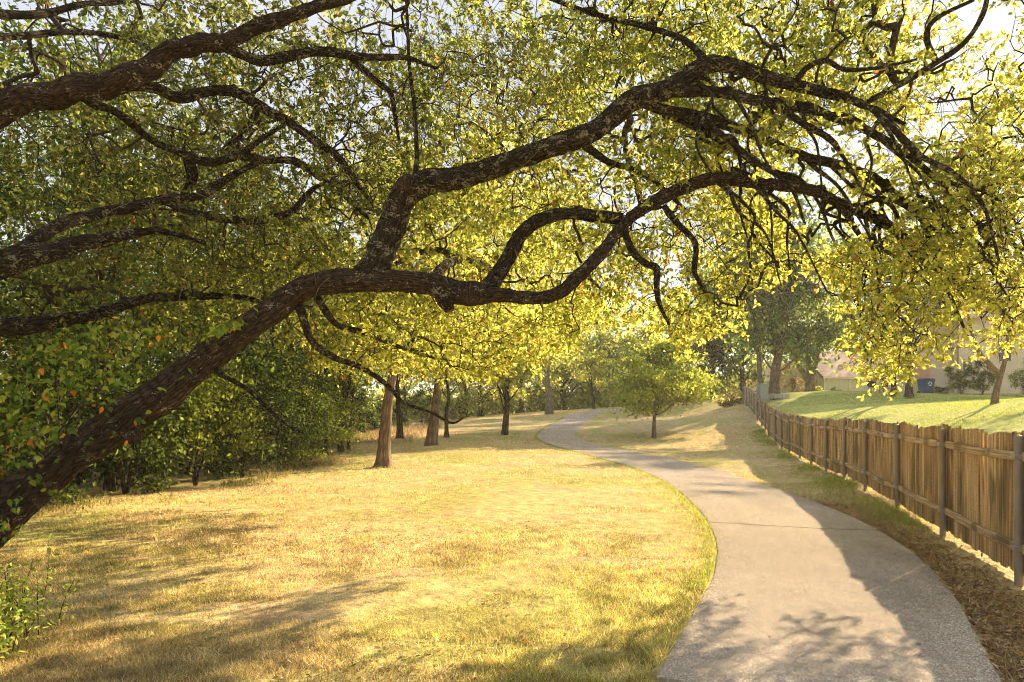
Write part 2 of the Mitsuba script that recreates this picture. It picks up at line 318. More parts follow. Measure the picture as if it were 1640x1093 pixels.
# the path: concrete slabs with open joints
struct('path', 'winding pale exposed aggregate footpath curving away over the lawn')
JOINT = float(np.interp(0, [0], [0]))
pj = 0.5 * (G(1138, 846) + G(1392, 846))[:2]
s_joint = cs[_ptree.query(pj)[1]]
cuts = sorted([s_joint + k * 9.2 for k in range(-1, 9) if 0.3 < s_joint + k * 9.2 < cs[-1] - 1])
cuts = [cs[0]] + cuts + [cs[-1]]
for a, b in zip(cuts[:-1], cuts[1:]):
    n = max(4, int((b - a) / 0.16))
    s = np.linspace(a + 0.022, b - 0.022, n)
    c = np.stack([np.interp(s, cs, cen[:, k]) for k in range(2)], 1); nn = unit(np.stack([np.interp(s, cs, nr[:, k]) for k in range(2)], 1))
    l_, r_ = np.interp(s, cs, wl), np.interp(s, cs, wr)
    wob = 0.03 * (nfbm(np.stack([s * 2, 0 * s, 0 * s], 1), 3, 2) - 0.5)
    w = np.concatenate([[0, 0.006], np.linspace(0.03, 0.97, 13), [0.994, 1]])
    drop = np.concatenate([[-0.10, 0.012], np.full(13, 0.02), [0.012, -0.10]])
    off = -l_[:, None] * (1 - w) + r_[:, None] * w + wob[:, None]
    q = c[:, None] + nn[:, None] * off[..., None]
    z = Z(q[..., 0], q[..., 1]) + drop + 0.004
    v = np.concatenate([q, z[..., None]], -1)
    e0, e1 = v[:1].copy(), v[-1:].copy(); e0[..., 2] -= 0.14; e1[..., 2] -= 0.14
    v = np.concatenate([e0, v, e1]); m = len(w)
    i, j = np.meshgrid(np.arange(len(v) - 1), np.arange(m - 1), indexing='ij')
    f = np.stack([i * m + j, i * m + j + 1, (i + 1) * m + j + 1, (i + 1) * m + j], -1).reshape(-1, 4)
    part('path', 'slab', (v.reshape(-1, 3), f[:, ::-1] * 0 + f), 'aggregate', smooth=50)

# ------------------------------------------------------------------ fence
fence = thing('picket_fence', 'long weathered brown picket fence on steel posts curving away beside the footpath', 'fence')
H_POST = 1.47
def post_mesh(h, r=0.039):
    a = np.linspace(0, 2 * np.pi, 15)[:-1]
    prof = [(r, -0.3), (r, h - 0.02)]
    return tri(trimesh.creation.revolve(np.array([(0, -0.3), (r, -0.3), (r, h)]), sections=16))
def cap_mesh(h, r=0.045):
    th = np.linspace(0, np.pi / 2, 6)
    prof = [(0, h - 0.05), (r, h - 0.05), (r, h)] + [(r * math.cos(t), h + r * 0.8 * math.sin(t)) for t in th[1:-1]] + [(0, h + r * 0.8)]
    return tri(trimesh.creation.revolve(np.array(prof), sections=16))
PM, CM = mikit.ply(post_mesh(H_POST), 'post_metal', smooth=40), mikit.ply(cap_mesh(H_POST), 'post_metal', smooth=40)
def bracket_mesh(z):
    return join([box(-0.055, 0.055, -0.055, 0.055, z - 0.025, z + 0.025, 0.006), box(0.03, 0.1, -0.012, 0.012, z - 0.02, z + 0.02), tri(trimesh.creation.icosphere(1, 0.014).apply_translation([0.085, -0.025, z]))])
BM = [mikit.ply(bracket_mesh(z), 'steel', smooth=30) for z in (0.38, 1.29)]
posts = POSTS
pk = []
for i, p in enumerate(posts):
    q = posts[min(i + 1, len(posts) - 1)] - posts[max(i - 1, 0)]
    a = math.degrees(math.atan2(q[1], q[0]))
    tw = T().translate(p.tolist()).rotate([0, 0, 1], a).rotate([1, 0, 0], float(rng.normal(0, 0.7))).rotate([0, 1, 0], float(rng.normal(0, 0.7)))
    k = numbered(fence + '__post'); scene[k] = {**PM, 'to_world': tw}
    scene[numbered(k + '__cap') if False else k + '__cap'] = {**CM, 'to_world': tw}
    if 0 < i < 12:
        for b in BM: scene[numbered(fence + '__bracket')] = {**b, 'to_world': tw}
def beam(p0, p1, h, t, sag, nseg=8, warp=0.0):
    s = np.linspace(0, 1, nseg + 1)
    c = p0 + (p1 - p0) * s[:, None]
    c[:, 2] -= sag * 4 * s * (1 - s)
    dirv = unit((p1 - p0) * np.array([1, 1, 0])); n = np.array([dirv[1], -dirv[0], 0])
    c = c + n * (warp * 4 * s * (1 - s))[:, None]
    prof = np.array([(-t / 2, -h / 2 + .006), (-t / 2 + .006, -h / 2), (t / 2 - .006, -h / 2), (t / 2, -h / 2 + .006), (t / 2, h / 2 - .006), (t / 2 - .006, h / 2), (-t / 2 + .006, h / 2), (-t / 2, h / 2 - .006)])
    v = (c[:, None] + n * prof[None, :, 0:1] + np.array([0, 0, 1]) * prof[None, :, 1:2]).reshape(-1, 3)
    m = 8; i, j = np.meshgrid(np.arange(nseg), np.arange(m), indexing='ij')
    f = np.stack([i * m + j, i * m + (j + 1) % m, (i + 1) * m + (j + 1) % m, (i + 1) * m + j], -1).reshape(-1, 4)
    f = np.vstack([f[:, [0, 1, 2]], f[:, [0, 2, 3]]])
    e = np.arange(1, m - 1)
    f = np.vstack([f, np.stack([0 * e, e + 1, e], 1), np.stack([0 * e, e, e + 1], 1) + nseg * m])
    return v, f
def picket_mesh(k):
    r = np.random.default_rng(k)
    w, t = 0.137, 0.017
    tops = [(-w / 2, 1 - 0.02 - r.uniform(0, .01)), (-w / 2 + 0.03, 1.0), (w / 2 - 0.03, 1.0 - r.uniform(0, .008)), (w / 2, 1 - 0.02 - r.uniform(0, .012))]
    prof = [(-w / 2, 0), (w / 2, 0)] + tops[::-1]
    mid = [(-w / 2, 0.5), (w / 2, 0.5)]
    v0 = np.array([(x, -t / 2, z) for x, z in prof]); v1 = v0 + [0, t, 0]
    v = np.vstack([v0, v1]); n = len(prof); e = np.arange(1, n - 1); j = np.arange(n)
    f = np.vstack([np.stack([0 * e, e, e + 1], 1), np.stack([0 * e, e + 1, e], 1) + n, np.stack([j, j + n, (j + 1) % n], 1), np.stack([(j + 1) % n, j + n, (j + 1) % n + n], 1)])
    v[:, 1] += 0.006 * np.sin(v[:, 0] * 20 + k) 
    return v, f
scene['picket_wood_grey'] = matte(proc(wood_fn((0.50, 0.45, 0.38), 77)), 0.85, 0.2)
GREY = [mikit.ply(picket_mesh(10 + k), 'picket_wood_grey') for k in range(3)]
PICK = [[mikit.ply(picket_mesh(10 + k), w) for k in range(3)] for w in WOODS]
rest, npk = [], 0
for i in range(len(posts) - 1):
    a, b = posts[i], posts[i + 1]
    L = np.linalg.norm((b - a)[:2]); dv = unit((b - a) * np.array([1, 1, 0])); n = np.array([dv[1], -dv[0], 0])
    up = np.array([0, 0, 1.0])
    warp = float(rng.uniform(-0.02, 0.02))
    for z, sg in ((0.38, rng.uniform(0.01, 0.05)), (1.29, rng.uniform(0.01, 0.045))):
        g = 0.045
        part(fence, 'rail', beam(a + dv * g + up * z + n * 0.03, b - dv * g + up * z + n * 0.03, 0.092, 0.038, sg, warp=warp), 'rail_wood')
    m = int(round(L / 0.143)); ang = math.degrees(math.atan2(dv[1], dv[0]))
    wave = rng.uniform(-0.02, 0.02, 2)
    for k in range(m):
        s = (k + 0.5) / m
        c = a + (b - a) * s + n * (0.03 + 0.019 + 0.0095 + warp * 4 * s * (1 - s))
        c[2] += -0.03 * 4 * s * (1 - s)
        bot = 0.10 + rng.normal(0, 0.012); top = 1.545 + wave[0] * math.sin(s * 6 + i) + rng.normal(0, 0.010)
        if rng.random() < 0.05: top -= 0.03
        gap = rng.uniform(0.97, 1.02) if rng.random() < 0.85 else 0.92
        c[2] += bot
        tw = T().translate(c.tolist()).rotate([0, 0, 1], ang).rotate([0, 1, 0], float(rng.normal(0, 0.6))).scale([gap, 1, top - bot])
        if npk < 290:
            d = PICK[int(rng.integers(0, 4))][int(rng.integers(0, 3))]
            if i >= 12 or (i >= 10 and rng.random() < .5): d = GREY[k % 3]
            scene[numbered(fence + '__picket')] = {**d, 'to_world': tw}; npk += 1
        else:
            M = np.array(tw.matrix); v, f = picket_mesh(11)
            rest.append((v @ M[:3, :3].T + M[:3, 3], f))
if rest: part(fence, 'far_picket', join(rest), 'picket_wood_grey', kind='stuff')

# ------------------------------------------------------------------ leaves and trees
def leaves(c, d, nrm, length, width, col, shape='rhomb'):
    """Leaf-sized faces: at c, pointing along d, facing nrm; arrays per leaf."""
    d = unit(d); nrm = unit(nrm - d * np.sum(nrm * d, 1, keepdims=True)); s = np.cross(d, nrm)
    L, w = np.asarray(length)[:, None], np.asarray(width)[:, None]
    if shape == 'rhomb':
        P = [c, c + d * L * 0.5 + s * w * 0.5 + nrm * L * 0.05, c + d * L, c + d * L * 0.5 - s * w * 0.5 + nrm * L * 0.05]
        F_ = [(0, 1, 2), (0, 2, 3)]
    else:   # obovate oak leaf, folded on its midrib
        P = [c, c + d * L * 0.45 + s * w * 0.42 + nrm * w * 0.12, c + d * L * 0.85 + s * w * 0.38 + nrm * w * 0.06, c + d * L - nrm * L * 0.08, c + d * L * 0.85 - s * w * 0.38 + nrm * w * 0.06, c + d * L * 0.45 - s * w * 0.42 + nrm * w * 0.12]
        F_ = [(0, 1, 2), (0, 2, 3), (0, 3, 4), (0, 4, 5)]
    n, k = len(c), len(P)
    v = np.stack(P, 1).reshape(-1, 3)
    f = (np.array(F_)[None] + (np.arange(n) * k)[:, None, None]).reshape(-1, 3)
    return v, f, np.repeat(col, k, 0)
def rdir(n, r=rng):
    return unit(r.normal(size=(n, 3)))
def palette(n, cols, wts, r, var=0.25):
    k = r.choice(len(cols), n, p=np.array(wts) / np.sum(wts))
    return np.array(cols)[k] * np.exp(r.normal(0, var, (n, 1)))
GREEN = [(0.12, 0.175, 0.03), (0.18, 0.23, 0.035), (0.08, 0.12, 0.028)]
OLIVE = [(0.19, 0.24, 0.04), (0.27, 0.31, 0.045), (0.12, 0.16, 0.03)]
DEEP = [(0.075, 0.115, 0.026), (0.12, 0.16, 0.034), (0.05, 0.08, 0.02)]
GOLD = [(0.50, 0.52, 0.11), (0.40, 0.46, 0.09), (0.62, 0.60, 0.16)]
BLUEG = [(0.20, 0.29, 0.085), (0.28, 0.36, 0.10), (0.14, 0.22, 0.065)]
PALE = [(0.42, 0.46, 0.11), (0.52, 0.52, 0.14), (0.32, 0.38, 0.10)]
def tree(name, label, base, height, r0, crown, cols, n_leaf, leaf, bark, n_clump=40, lean=(0, 0), group=None, cat='tree', limbs=9, seed=0, stems=1, flare=0.5, clump=0.24, top=0.8, path=None, low=0.55):
    """crown = (x offset, y offset, bottom z, rx, ry) above the base; the crown's top is the height."""
    r = np.random.default_rng(1000 + seed)
    t = thing(name, label, cat, group); base = np.asarray(base, float)
    cx, cy, cb, rx, ry = crown
    cc = base + np.array([cx, cy, (cb + height) / 2]); rz = (height - cb) / 2
    # clumps
    u = rdir(n_clump, r) * (r.random((n_clump, 1)) ** 0.38)
    C = cc + u * np.array([rx, ry, rz])
    tubes, tops = [], []
    for s in range(stems):
        k = 9; z = np.linspace(0, height * top, k)
        wob = np.cumsum(r.normal(0, 0.012 * height, (k, 2)), 0) * (z[:, None] > 0.1 * height); a = r.uniform(0, 6.28)
        spread = np.array([math.cos(a), math.sin(a)]) * (0.16 * height if stems > 1 else 0)
        f = (z / (height * top))[:, None]
        xy = base[:2] + f * np.array([cx + lean[0], cy + lean[1]]) + wob * 0.6 + spread * f
        P = np.column_stack([xy, base[2] - 0.15 + z])
        if path is not None and s == 0: P = np.asarray(path, float)
        P = spline(P, 34); h = np.linspace(0, 1, 34)
        rr = r0 * (1 - 0.82 * h ** 0.9) * (0.75 if s else 1)
        tops.append(P)
        part(t, 'trunk', tube(P, rr, 18, 0.10, 0, seed + s, flare=flare * np.exp(-h * 22)), bark, True, uv=tube(P, rr, 18)[2])
    # limbs from the trunk out to clumps
    for q in C[: limbs * 2 + stems * 3]:
        P = tops[int(r.integers(0, stems))]
        zq = np.clip(q[2] - 0.55 * np.linalg.norm((q - cc)[:2]) - 0.1 * height, base[2] + cb * low, P[-1, 2])
        k = int(np.argmin(np.abs(P[:, 2] - zq))); k = max(k, 4)
        a = P[k]; m = a * 0.45 + q * 0.55 + np.array([0, 0, 0.12 * np.linalg.norm(q - a)]) + r.normal(0, 0.05 * np.linalg.norm(q - a), 3)
        rad = min(r0 * 0.35, 0.022 * np.linalg.norm(q - a) + 0.01)
        tubes.append(tube(spline([a, a * .75 + m * .25 + r.normal(0, .03, 3) * np.linalg.norm(q - a), m, q], 10), np.linspace(rad, 0.006, 10), 6))
    if tubes:
        m = join(tubes); part(t, 'limb', m[:2], bark, True, uv=m[2], kind='stuff')
    w = r.dirichlet(np.full(n_clump, 3.0))
    k = r.choice(n_clump, n_leaf, p=w)
    sig = clump * np.array([rx, ry, rz * 0.62]) * r.uniform(0.6, 1.25, (n_clump, 1))
    off = r.normal(size=(n_leaf, 3))
    off = unit(off) * (np.abs(r.normal(0, 1, (n_leaf, 1))) ** 0.7)
    pos = C[k] + off * sig[k]
    pos[:, 2] -= 0.15 * np.sum(off[:, :2] ** 2, 1) * sig[k][:, 2]
    g = Z(pos[:, 0], pos[:, 1]); keep = pos[:, 2] > g + 0.05; pos, k, off = pos[keep], k[keep], off[keep]
    n = len(pos)
    tone = np.exp(r.normal(0, 0.22, n_clump))[k][:, None]
    col = palette(n, cols, [3, 3, 2], r) * tone
    L = leaf * r.uniform(0.7, 1.35, n)
    nr_ = unit(rdir(n, r) * 0.9 + np.array([0, 0, 0.7]) + off * 0.25)
    d = unit(rdir(n, r) + np.array([0, 0, -0.3]))
    v, f, c = leaves(pos, d, nr_, L, L * r.uniform(0.42, 0.62, n), col)
    part(t, 'crown', (v, f), 'leaf', color=c, kind='stuff')
    return t
def gb(px, py): return G(px, py)

tree('big_tree', 'thick furrowed reddish trunk at the edge of the sunlit lawn, nearest of the left trees', W(615, 747, 22.3), 12.5, 0.275, (1.5, 1.0, 3.6, 5.2, 4.8), GOLD, 23000, 0.145, 'red_bark', 60, low=1.0, seed=1, clump=0.21, flare=0.6, path=[W(a, b, 22.3) for a, b in ((613, 752), (615, 725), (617, 690), (622, 640), (631, 590), (640, 530), (646, 430), (650, 300))])
tree('big_tree', 'thick brown trunk flared at its foot, just right of and behind the furrowed reddish trunk', W(692, 715, 31), 13.5, 0.33, (2.0, 0.5, 3.0, 5.9, 5.0), GOLD, 24000, 0.165, 'red_bark', 60, low=1.15, seed=2, clump=0.2, flare=0.5, path=[W(a, b, 31) for a, b in ((690, 720), (692, 700), (695, 675), (699, 640), (703, 600), (708, 540), (716, 460), (720, 380))])
tree('slim_tree', 'dark slim trunk between the two thick brown trunks', W(640, 698, 33), 8, 0.17, (0, 0, 3.2, 2.2, 2.2), OLIVE, 5000, 0.12, 'dark_bark', 24, seed=3)
tree('slim_tree', 'thin dark trunk right beside the second thick brown trunk', W(715, 700, 36), 7.5, 0.13, (0, 0, 2.8, 2.0, 2.0), GOLD, 5000, 0.12, 'dark_bark', 24, seed=4)
tree('slim_tree', 'short dark trunk standing alone near the bend of the footpath', W(808, 697, 38), 10, 0.20, (0.6, 0, 2.2, 4.4, 3.8), GOLD, 13000, 0.21, 'dark_bark', 34, seed=5)
tree('big_tree', 'pale grey trunk left of the far end of the footpath', W(880, 664, 60), 17, 0.33, (0, 2, 3.6, 6.4, 6), GOLD, 14000, 0.24, 'grey_bark', 60, seed=6)
tree('young_tree', 'small round young tree alone on the shaded lawn right of the footpath', W(1047, 702, 37.5), 5.6, 0.15, (0.35, 0, 1.35, 3.4, 2.9), [(0.38, 0.45, 0.07), (0.52, 0.52, 0.08), (0.24, 0.33, 0.06)], 18000, 0.2, 'grey_bark', 46, seed=7, clump=0.25, limbs=7, low=1.0, path=[W(1047, 706, 37.5), W(1047.5, 690, 37.5), W(1048, 670, 37.5), W(1049, 650, 37.5), W(1053, 610, 37.5), W(1056, 570, 37.5)])
# trees behind the crest
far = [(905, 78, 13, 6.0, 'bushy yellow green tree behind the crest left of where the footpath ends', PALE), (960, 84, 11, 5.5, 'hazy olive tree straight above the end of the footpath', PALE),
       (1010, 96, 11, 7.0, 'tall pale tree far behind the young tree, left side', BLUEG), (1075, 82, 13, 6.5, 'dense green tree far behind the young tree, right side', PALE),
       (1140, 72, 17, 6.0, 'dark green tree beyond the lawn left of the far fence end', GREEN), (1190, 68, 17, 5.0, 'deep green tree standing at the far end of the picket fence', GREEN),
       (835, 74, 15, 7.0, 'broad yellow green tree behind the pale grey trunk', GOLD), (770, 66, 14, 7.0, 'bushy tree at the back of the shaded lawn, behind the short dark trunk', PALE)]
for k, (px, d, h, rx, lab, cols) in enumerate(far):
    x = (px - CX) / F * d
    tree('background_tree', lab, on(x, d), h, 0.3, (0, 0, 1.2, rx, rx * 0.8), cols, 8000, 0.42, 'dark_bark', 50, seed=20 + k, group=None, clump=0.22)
tree('leaning_tree', 'small bare based tree with two slanting stems at the end of the footpath', W(952, 656, 64), 6, 0.16, (0, 0, 2.4, 2.6, 2.2), GOLD, 3000, 0.2, 'dark_bark', 18, seed=31, stems=2)
# yard trees
b = W(1240, 634, 55)
tree('tall_yard_tree', 'tall dark green tree with a thick straight trunk behind the bend of the fence', b, 21, 0.42, (1.0, 0.6, 2.9, 5.6, 5.4), BLUEG, 17000, 0.44, 'red_bark', 64, seed=40)
tree('slim_yard_tree', 'thinner grey trunk just left of the thick yard trunk', W(1221, 634, 56), 17, 0.24, (-1.0, 0, 3.4, 3.6, 3.8), BLUEG, 9000, 0.40, 'grey_bark', 36, seed=41, lean=(-0.6, 0))
V = W(1297, 636, 58)
vt = tree('forked_tree', 'grey tree forking low into a V in front of the green house', V, 12, 0.55, (-0.5, 0, 3.9, 4.4, 4.2), OLIVE, 8000, 0.34, 'grey_bark', 36, seed=42,
     path=[V - [0, 0, .2], V + [0.02, 0, 0.9], V + [0.1, 0, 1.8], V + [0.45, 0, 3.0], V + [0.75, 0, 4.6], V + [0.8, 0, 7.5]], limbs=3)
lp = spline([V + [0, 0, 1.2], V + [-0.7, 0, 2.3], V + [-1.3, 0.1, 3.6], V + [-2.1, 0.2, 4.9], V + [-2.4, .3, 7.4]], 24)
lt = tube(lp, np.linspace(0.30, 0.08, 24), 16, 0.1, 0, 3); part(vt, 'limb', lt[:2], 'grey_bark', True, uv=lt[2])
lp = spline([V + [0.05, 0, 1.8], V + [-0.1, 0, 2.7], V + [-0.12, 0, 3.35]], 12)
lt = tube(lp, np.linspace(0.24, 0.20, 12), 14, 0.1, 0, 4); part(vt, 'stub', lt[:2], 'grey_bark', True, uv=lt[2])
tree('dark_yard_tree', 'dark slender trunk before the beige house, left of its twin', W(1432, 632, 44), 11, 0.17, (0, 0, 4.0, 3.6, 3.4), GREEN, 7000, 0.22, 'dark_bark', 30, seed=43, lean=(-.3, 0))
tree('dark_yard_tree', 'dark stout trunk before the beige house, left of the blue bin', W(1455, 633, 43), 12, 0.22, (0.4, 0, 4.2, 3.8, 3.4), GREEN, 7000, 0.22, 'dark_bark', 30, seed=44)
Y = W(1593, 646, 27)
yt = tree('yard_tree', 'reddish leaning trunk alone on the sunlit yard grass', Y, 8.0, 0.165, (0.8, 0.3, 3.6, 2.9, 2.8), GOLD, 6000, 0.13, 'red_bark', 30, seed=45, flare=0.35,
     path=[Y - [0, 0, .2], Y + [0.03, 0, 0.3], Y + [0.2, 0, 1.0], Y + [0.45, 0, 1.9], Y + [0.65, 0.1, 3.2], Y + [0.9, 0.2, 5.2]], limbs=6)
lp = spline([Y + [0.25, 0, 1.1], Y + [-0.1, 0.05, 1.55], Y + [-0.55, 0.1, 2.1], Y + [-0.8, .2, 2.9], Y + [-0.9, .3, 4.0]], 20)
lt = tube(lp, np.linspace(0.11, 0.04, 20), 12, 0.1, 0, 3); part(yt, 'limb', lt[:2], 'red_bark', True, uv=lt[2])
for k, (px, d, h, rx, lab) in enumerate([(1330, 92, 16, 7, 'tall blue green tree behind the green house roof'), (1410, 88, 15, 7, 'dark tree rising between the green house and the beige house'), (1500, 80, 17, 7, 'tall green tree behind the beige house, left half'), (1610, 84, 16, 7, 'tall green tree behind the beige house, right half')]):
    tree('yard_background_tree', lab, on((px - CX) / F * d, d), h, 0.35, (0, 0, 3.0, rx, rx * .8), BLUEG if k % 2 == 0 else GREEN, 8000, 0.42, 'dark_bark', 46, seed=50 + k)
# bushes by the houses
def bush(name, label, base, h, rx, cols, n, leaf, seed, cat='bush', group=None, bark='dark_bark'):
    return tree(name, label, base, h, 0.04, (0, 0, 0.05, rx, rx * 0.8), cols, n, leaf, bark, 22, seed=seed, stems=3, limbs=5, flare=0.2, cat=cat, group=group, clump=0.26, top=0.7)
bush('bush', 'green bush under the beige house window, left of a pair', W(1540, 632, 46.3), 2.5, 1.0, GREEN, 3000, 0.12, 60)
bush('bush', 'green bush under the beige house window, right of a pair', W(1574, 632, 45.3), 2.4, 0.95, GREEN, 3000, 0.12, 61)
bush('bush', 'rounded dense bush at the right edge before the beige house', W(1642, 632, 43), 2.5, 1.0, BLUEG, 3500, 0.1, 62)
bush('bush', 'low dark plant beside the blue bin', W(1505, 633, 47.6), 0.7, 0.6, GREEN, 700, 0.12, 63)
bush('bush', 'bright yellow green plant beside the corner of the green house', W(1311, 634, 62), 1.1, 0.5, GOLD, 600, 0.12, 64)
bush('bush', 'small green plant against the green house siding', W(1337, 634, 66), 0.8, 0.6, GREEN, 600, 0.12, 65)
bush('bush', 'brown twiggy bush left of the forked tree', W(1268, 634, 62), 3.6, 1.5, [(0.16, 0.12, 0.06), (0.12, 0.1, 0.05), (0.2, 0.16, 0.08)], 2200, 0.14, 66)
bush('bush', 'dry grassy bush at the far end of the fence', W(1172, 655, 54), 1.6, 1.6, [(0.25, 0.22, 0.08), (0.2, 0.2, 0.06), (0.3, 0.25, 0.12)], 2500, 0.16, 67)

# ------------------------------------------------------------------ the woods on the left
wl_trees = [(-9.5, 15.5), (-11.5, 19), (-9.4, 22.5), (-9.2, 26.5), (-12, 27), (-10.5, 31.5), (-13.5, 34), (-11, 39), (-15, 42), (-11.5, 47), (-15, 13), (-14.5, 23), (-18, 18), (-18, 29), (-19, 38), (-9, 56), (-14, 58), (-20, 50), (-4.5, 66), (-12.5, 10.5), (-17, 13), (-21, 24), (-22, 33), (-17, 24.5), (-16, 36), (-20, 16)]
for k, (x, y) in enumerate(wl_trees):
    r = np.random.default_rng(300 + k)
    d = y; near = d < 30
    where = ['front row of the woods', 'second row of the woods'][x < -11]
    tree('woodland_tree', f'slim dark stemmed tree in the {where}, number {k + 1} going away from the viewer' if False else 'slim dark stemmed tree among the crowded left woods', on(x, y), float(r.uniform(10, 15)) if k < 20 else float(r.uniform(15, 19)), float(r.uniform(0.08, 0.16)),
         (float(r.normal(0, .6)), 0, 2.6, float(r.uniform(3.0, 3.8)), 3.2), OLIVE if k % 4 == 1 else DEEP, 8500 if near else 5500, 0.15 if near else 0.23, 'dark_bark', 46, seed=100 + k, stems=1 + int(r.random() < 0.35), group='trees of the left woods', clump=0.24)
nfront = 0
sh = [(-8.9, 8.6), (-9.4, 10.3), (-10.4, 12.4), (-8.9, 12.6), (-8.6, 14.6), (-10.3, 15.2), (-8.1, 16.8), (-9.6, 18.2), (-7.9, 19.2), (-9.0, 21), (-7.7, 22.2), (-8.9, 24), (-7.9, 25.6), (-9.2, 27.5), (-8.9, 30.5), (-10.9, 25.5), (-11.6, 17.5), (-12.4, 14.6), (-11, 21.8), (-11.6, 11.8), (-10.3, 34), (-9.8, 38.5), (-10, 44), (-8.6, 50), (-5.4, 60), (-13.4, 19.5), (-13, 24), (-12.4, 30), (-15, 17), (-7.6, 55)]
for k, (x, y) in enumerate(sh):
    r = np.random.default_rng(500 + k)
    front = x > wood_x(y) - 1.9 and y < 29
    if front: nfront += 1
    lab = f"leafy shrub of the front row along the woods, {['nearest to the viewer', 'second', 'third', 'fourth', 'fifth', 'sixth', 'seventh', 'eighth', 'ninth', 'tenth', 'eleventh', 'twelfth', 'thirteenth', 'fourteenth', 'fifteenth', 'sixteenth'][nfront - 1]}{'' if nfront == 1 else ' from the viewer'}" if front else 'leafy green shrub deeper in the shade of the left woods'
    h = float(r.uniform(3.0, 5.2)); rx = float(r.uniform(1.4, 2.0))
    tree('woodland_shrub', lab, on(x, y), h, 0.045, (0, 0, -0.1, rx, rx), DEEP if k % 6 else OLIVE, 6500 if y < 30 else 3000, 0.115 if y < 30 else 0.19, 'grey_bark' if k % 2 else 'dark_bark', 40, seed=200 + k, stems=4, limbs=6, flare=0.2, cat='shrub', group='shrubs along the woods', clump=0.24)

for k, (px, py, d, h, rad) in enumerate([(455, 728, 24.5, 7, .07), (484, 726, 25.5, 8, .09), (521, 722, 27, 8, .08), (546, 718, 28, 9, .11), (558, 716, 28.5, 7, .07), (300, 752, 18, 6, .06), (345, 748, 20, 7, .07)]):
    tree('sapling', ['slender dark sapling, leftmost stem of the group left of the furrowed reddish trunk', 'slender dark sapling, second stem of the group left of the furrowed reddish trunk', 'slender dark sapling, third stem of the group left of the furrowed reddish trunk', 'stoutest dark sapling close left of the furrowed reddish trunk', 'slender dark sapling nearest to the furrowed reddish trunk', 'thin bare stem in the dark thicket under the leaning trunk, left of two', 'thin bare stem in the dark thicket under the leaning trunk, right of two'][k],
         W(px, py, d), h, rad, (float(rng.normal(0, .4)), 0, 2.6, 1.8, 1.8), OLIVE, 2200, 0.12, 'dark_bark', 20, seed=400 + k, limbs=8, stems=1 + k % 2)

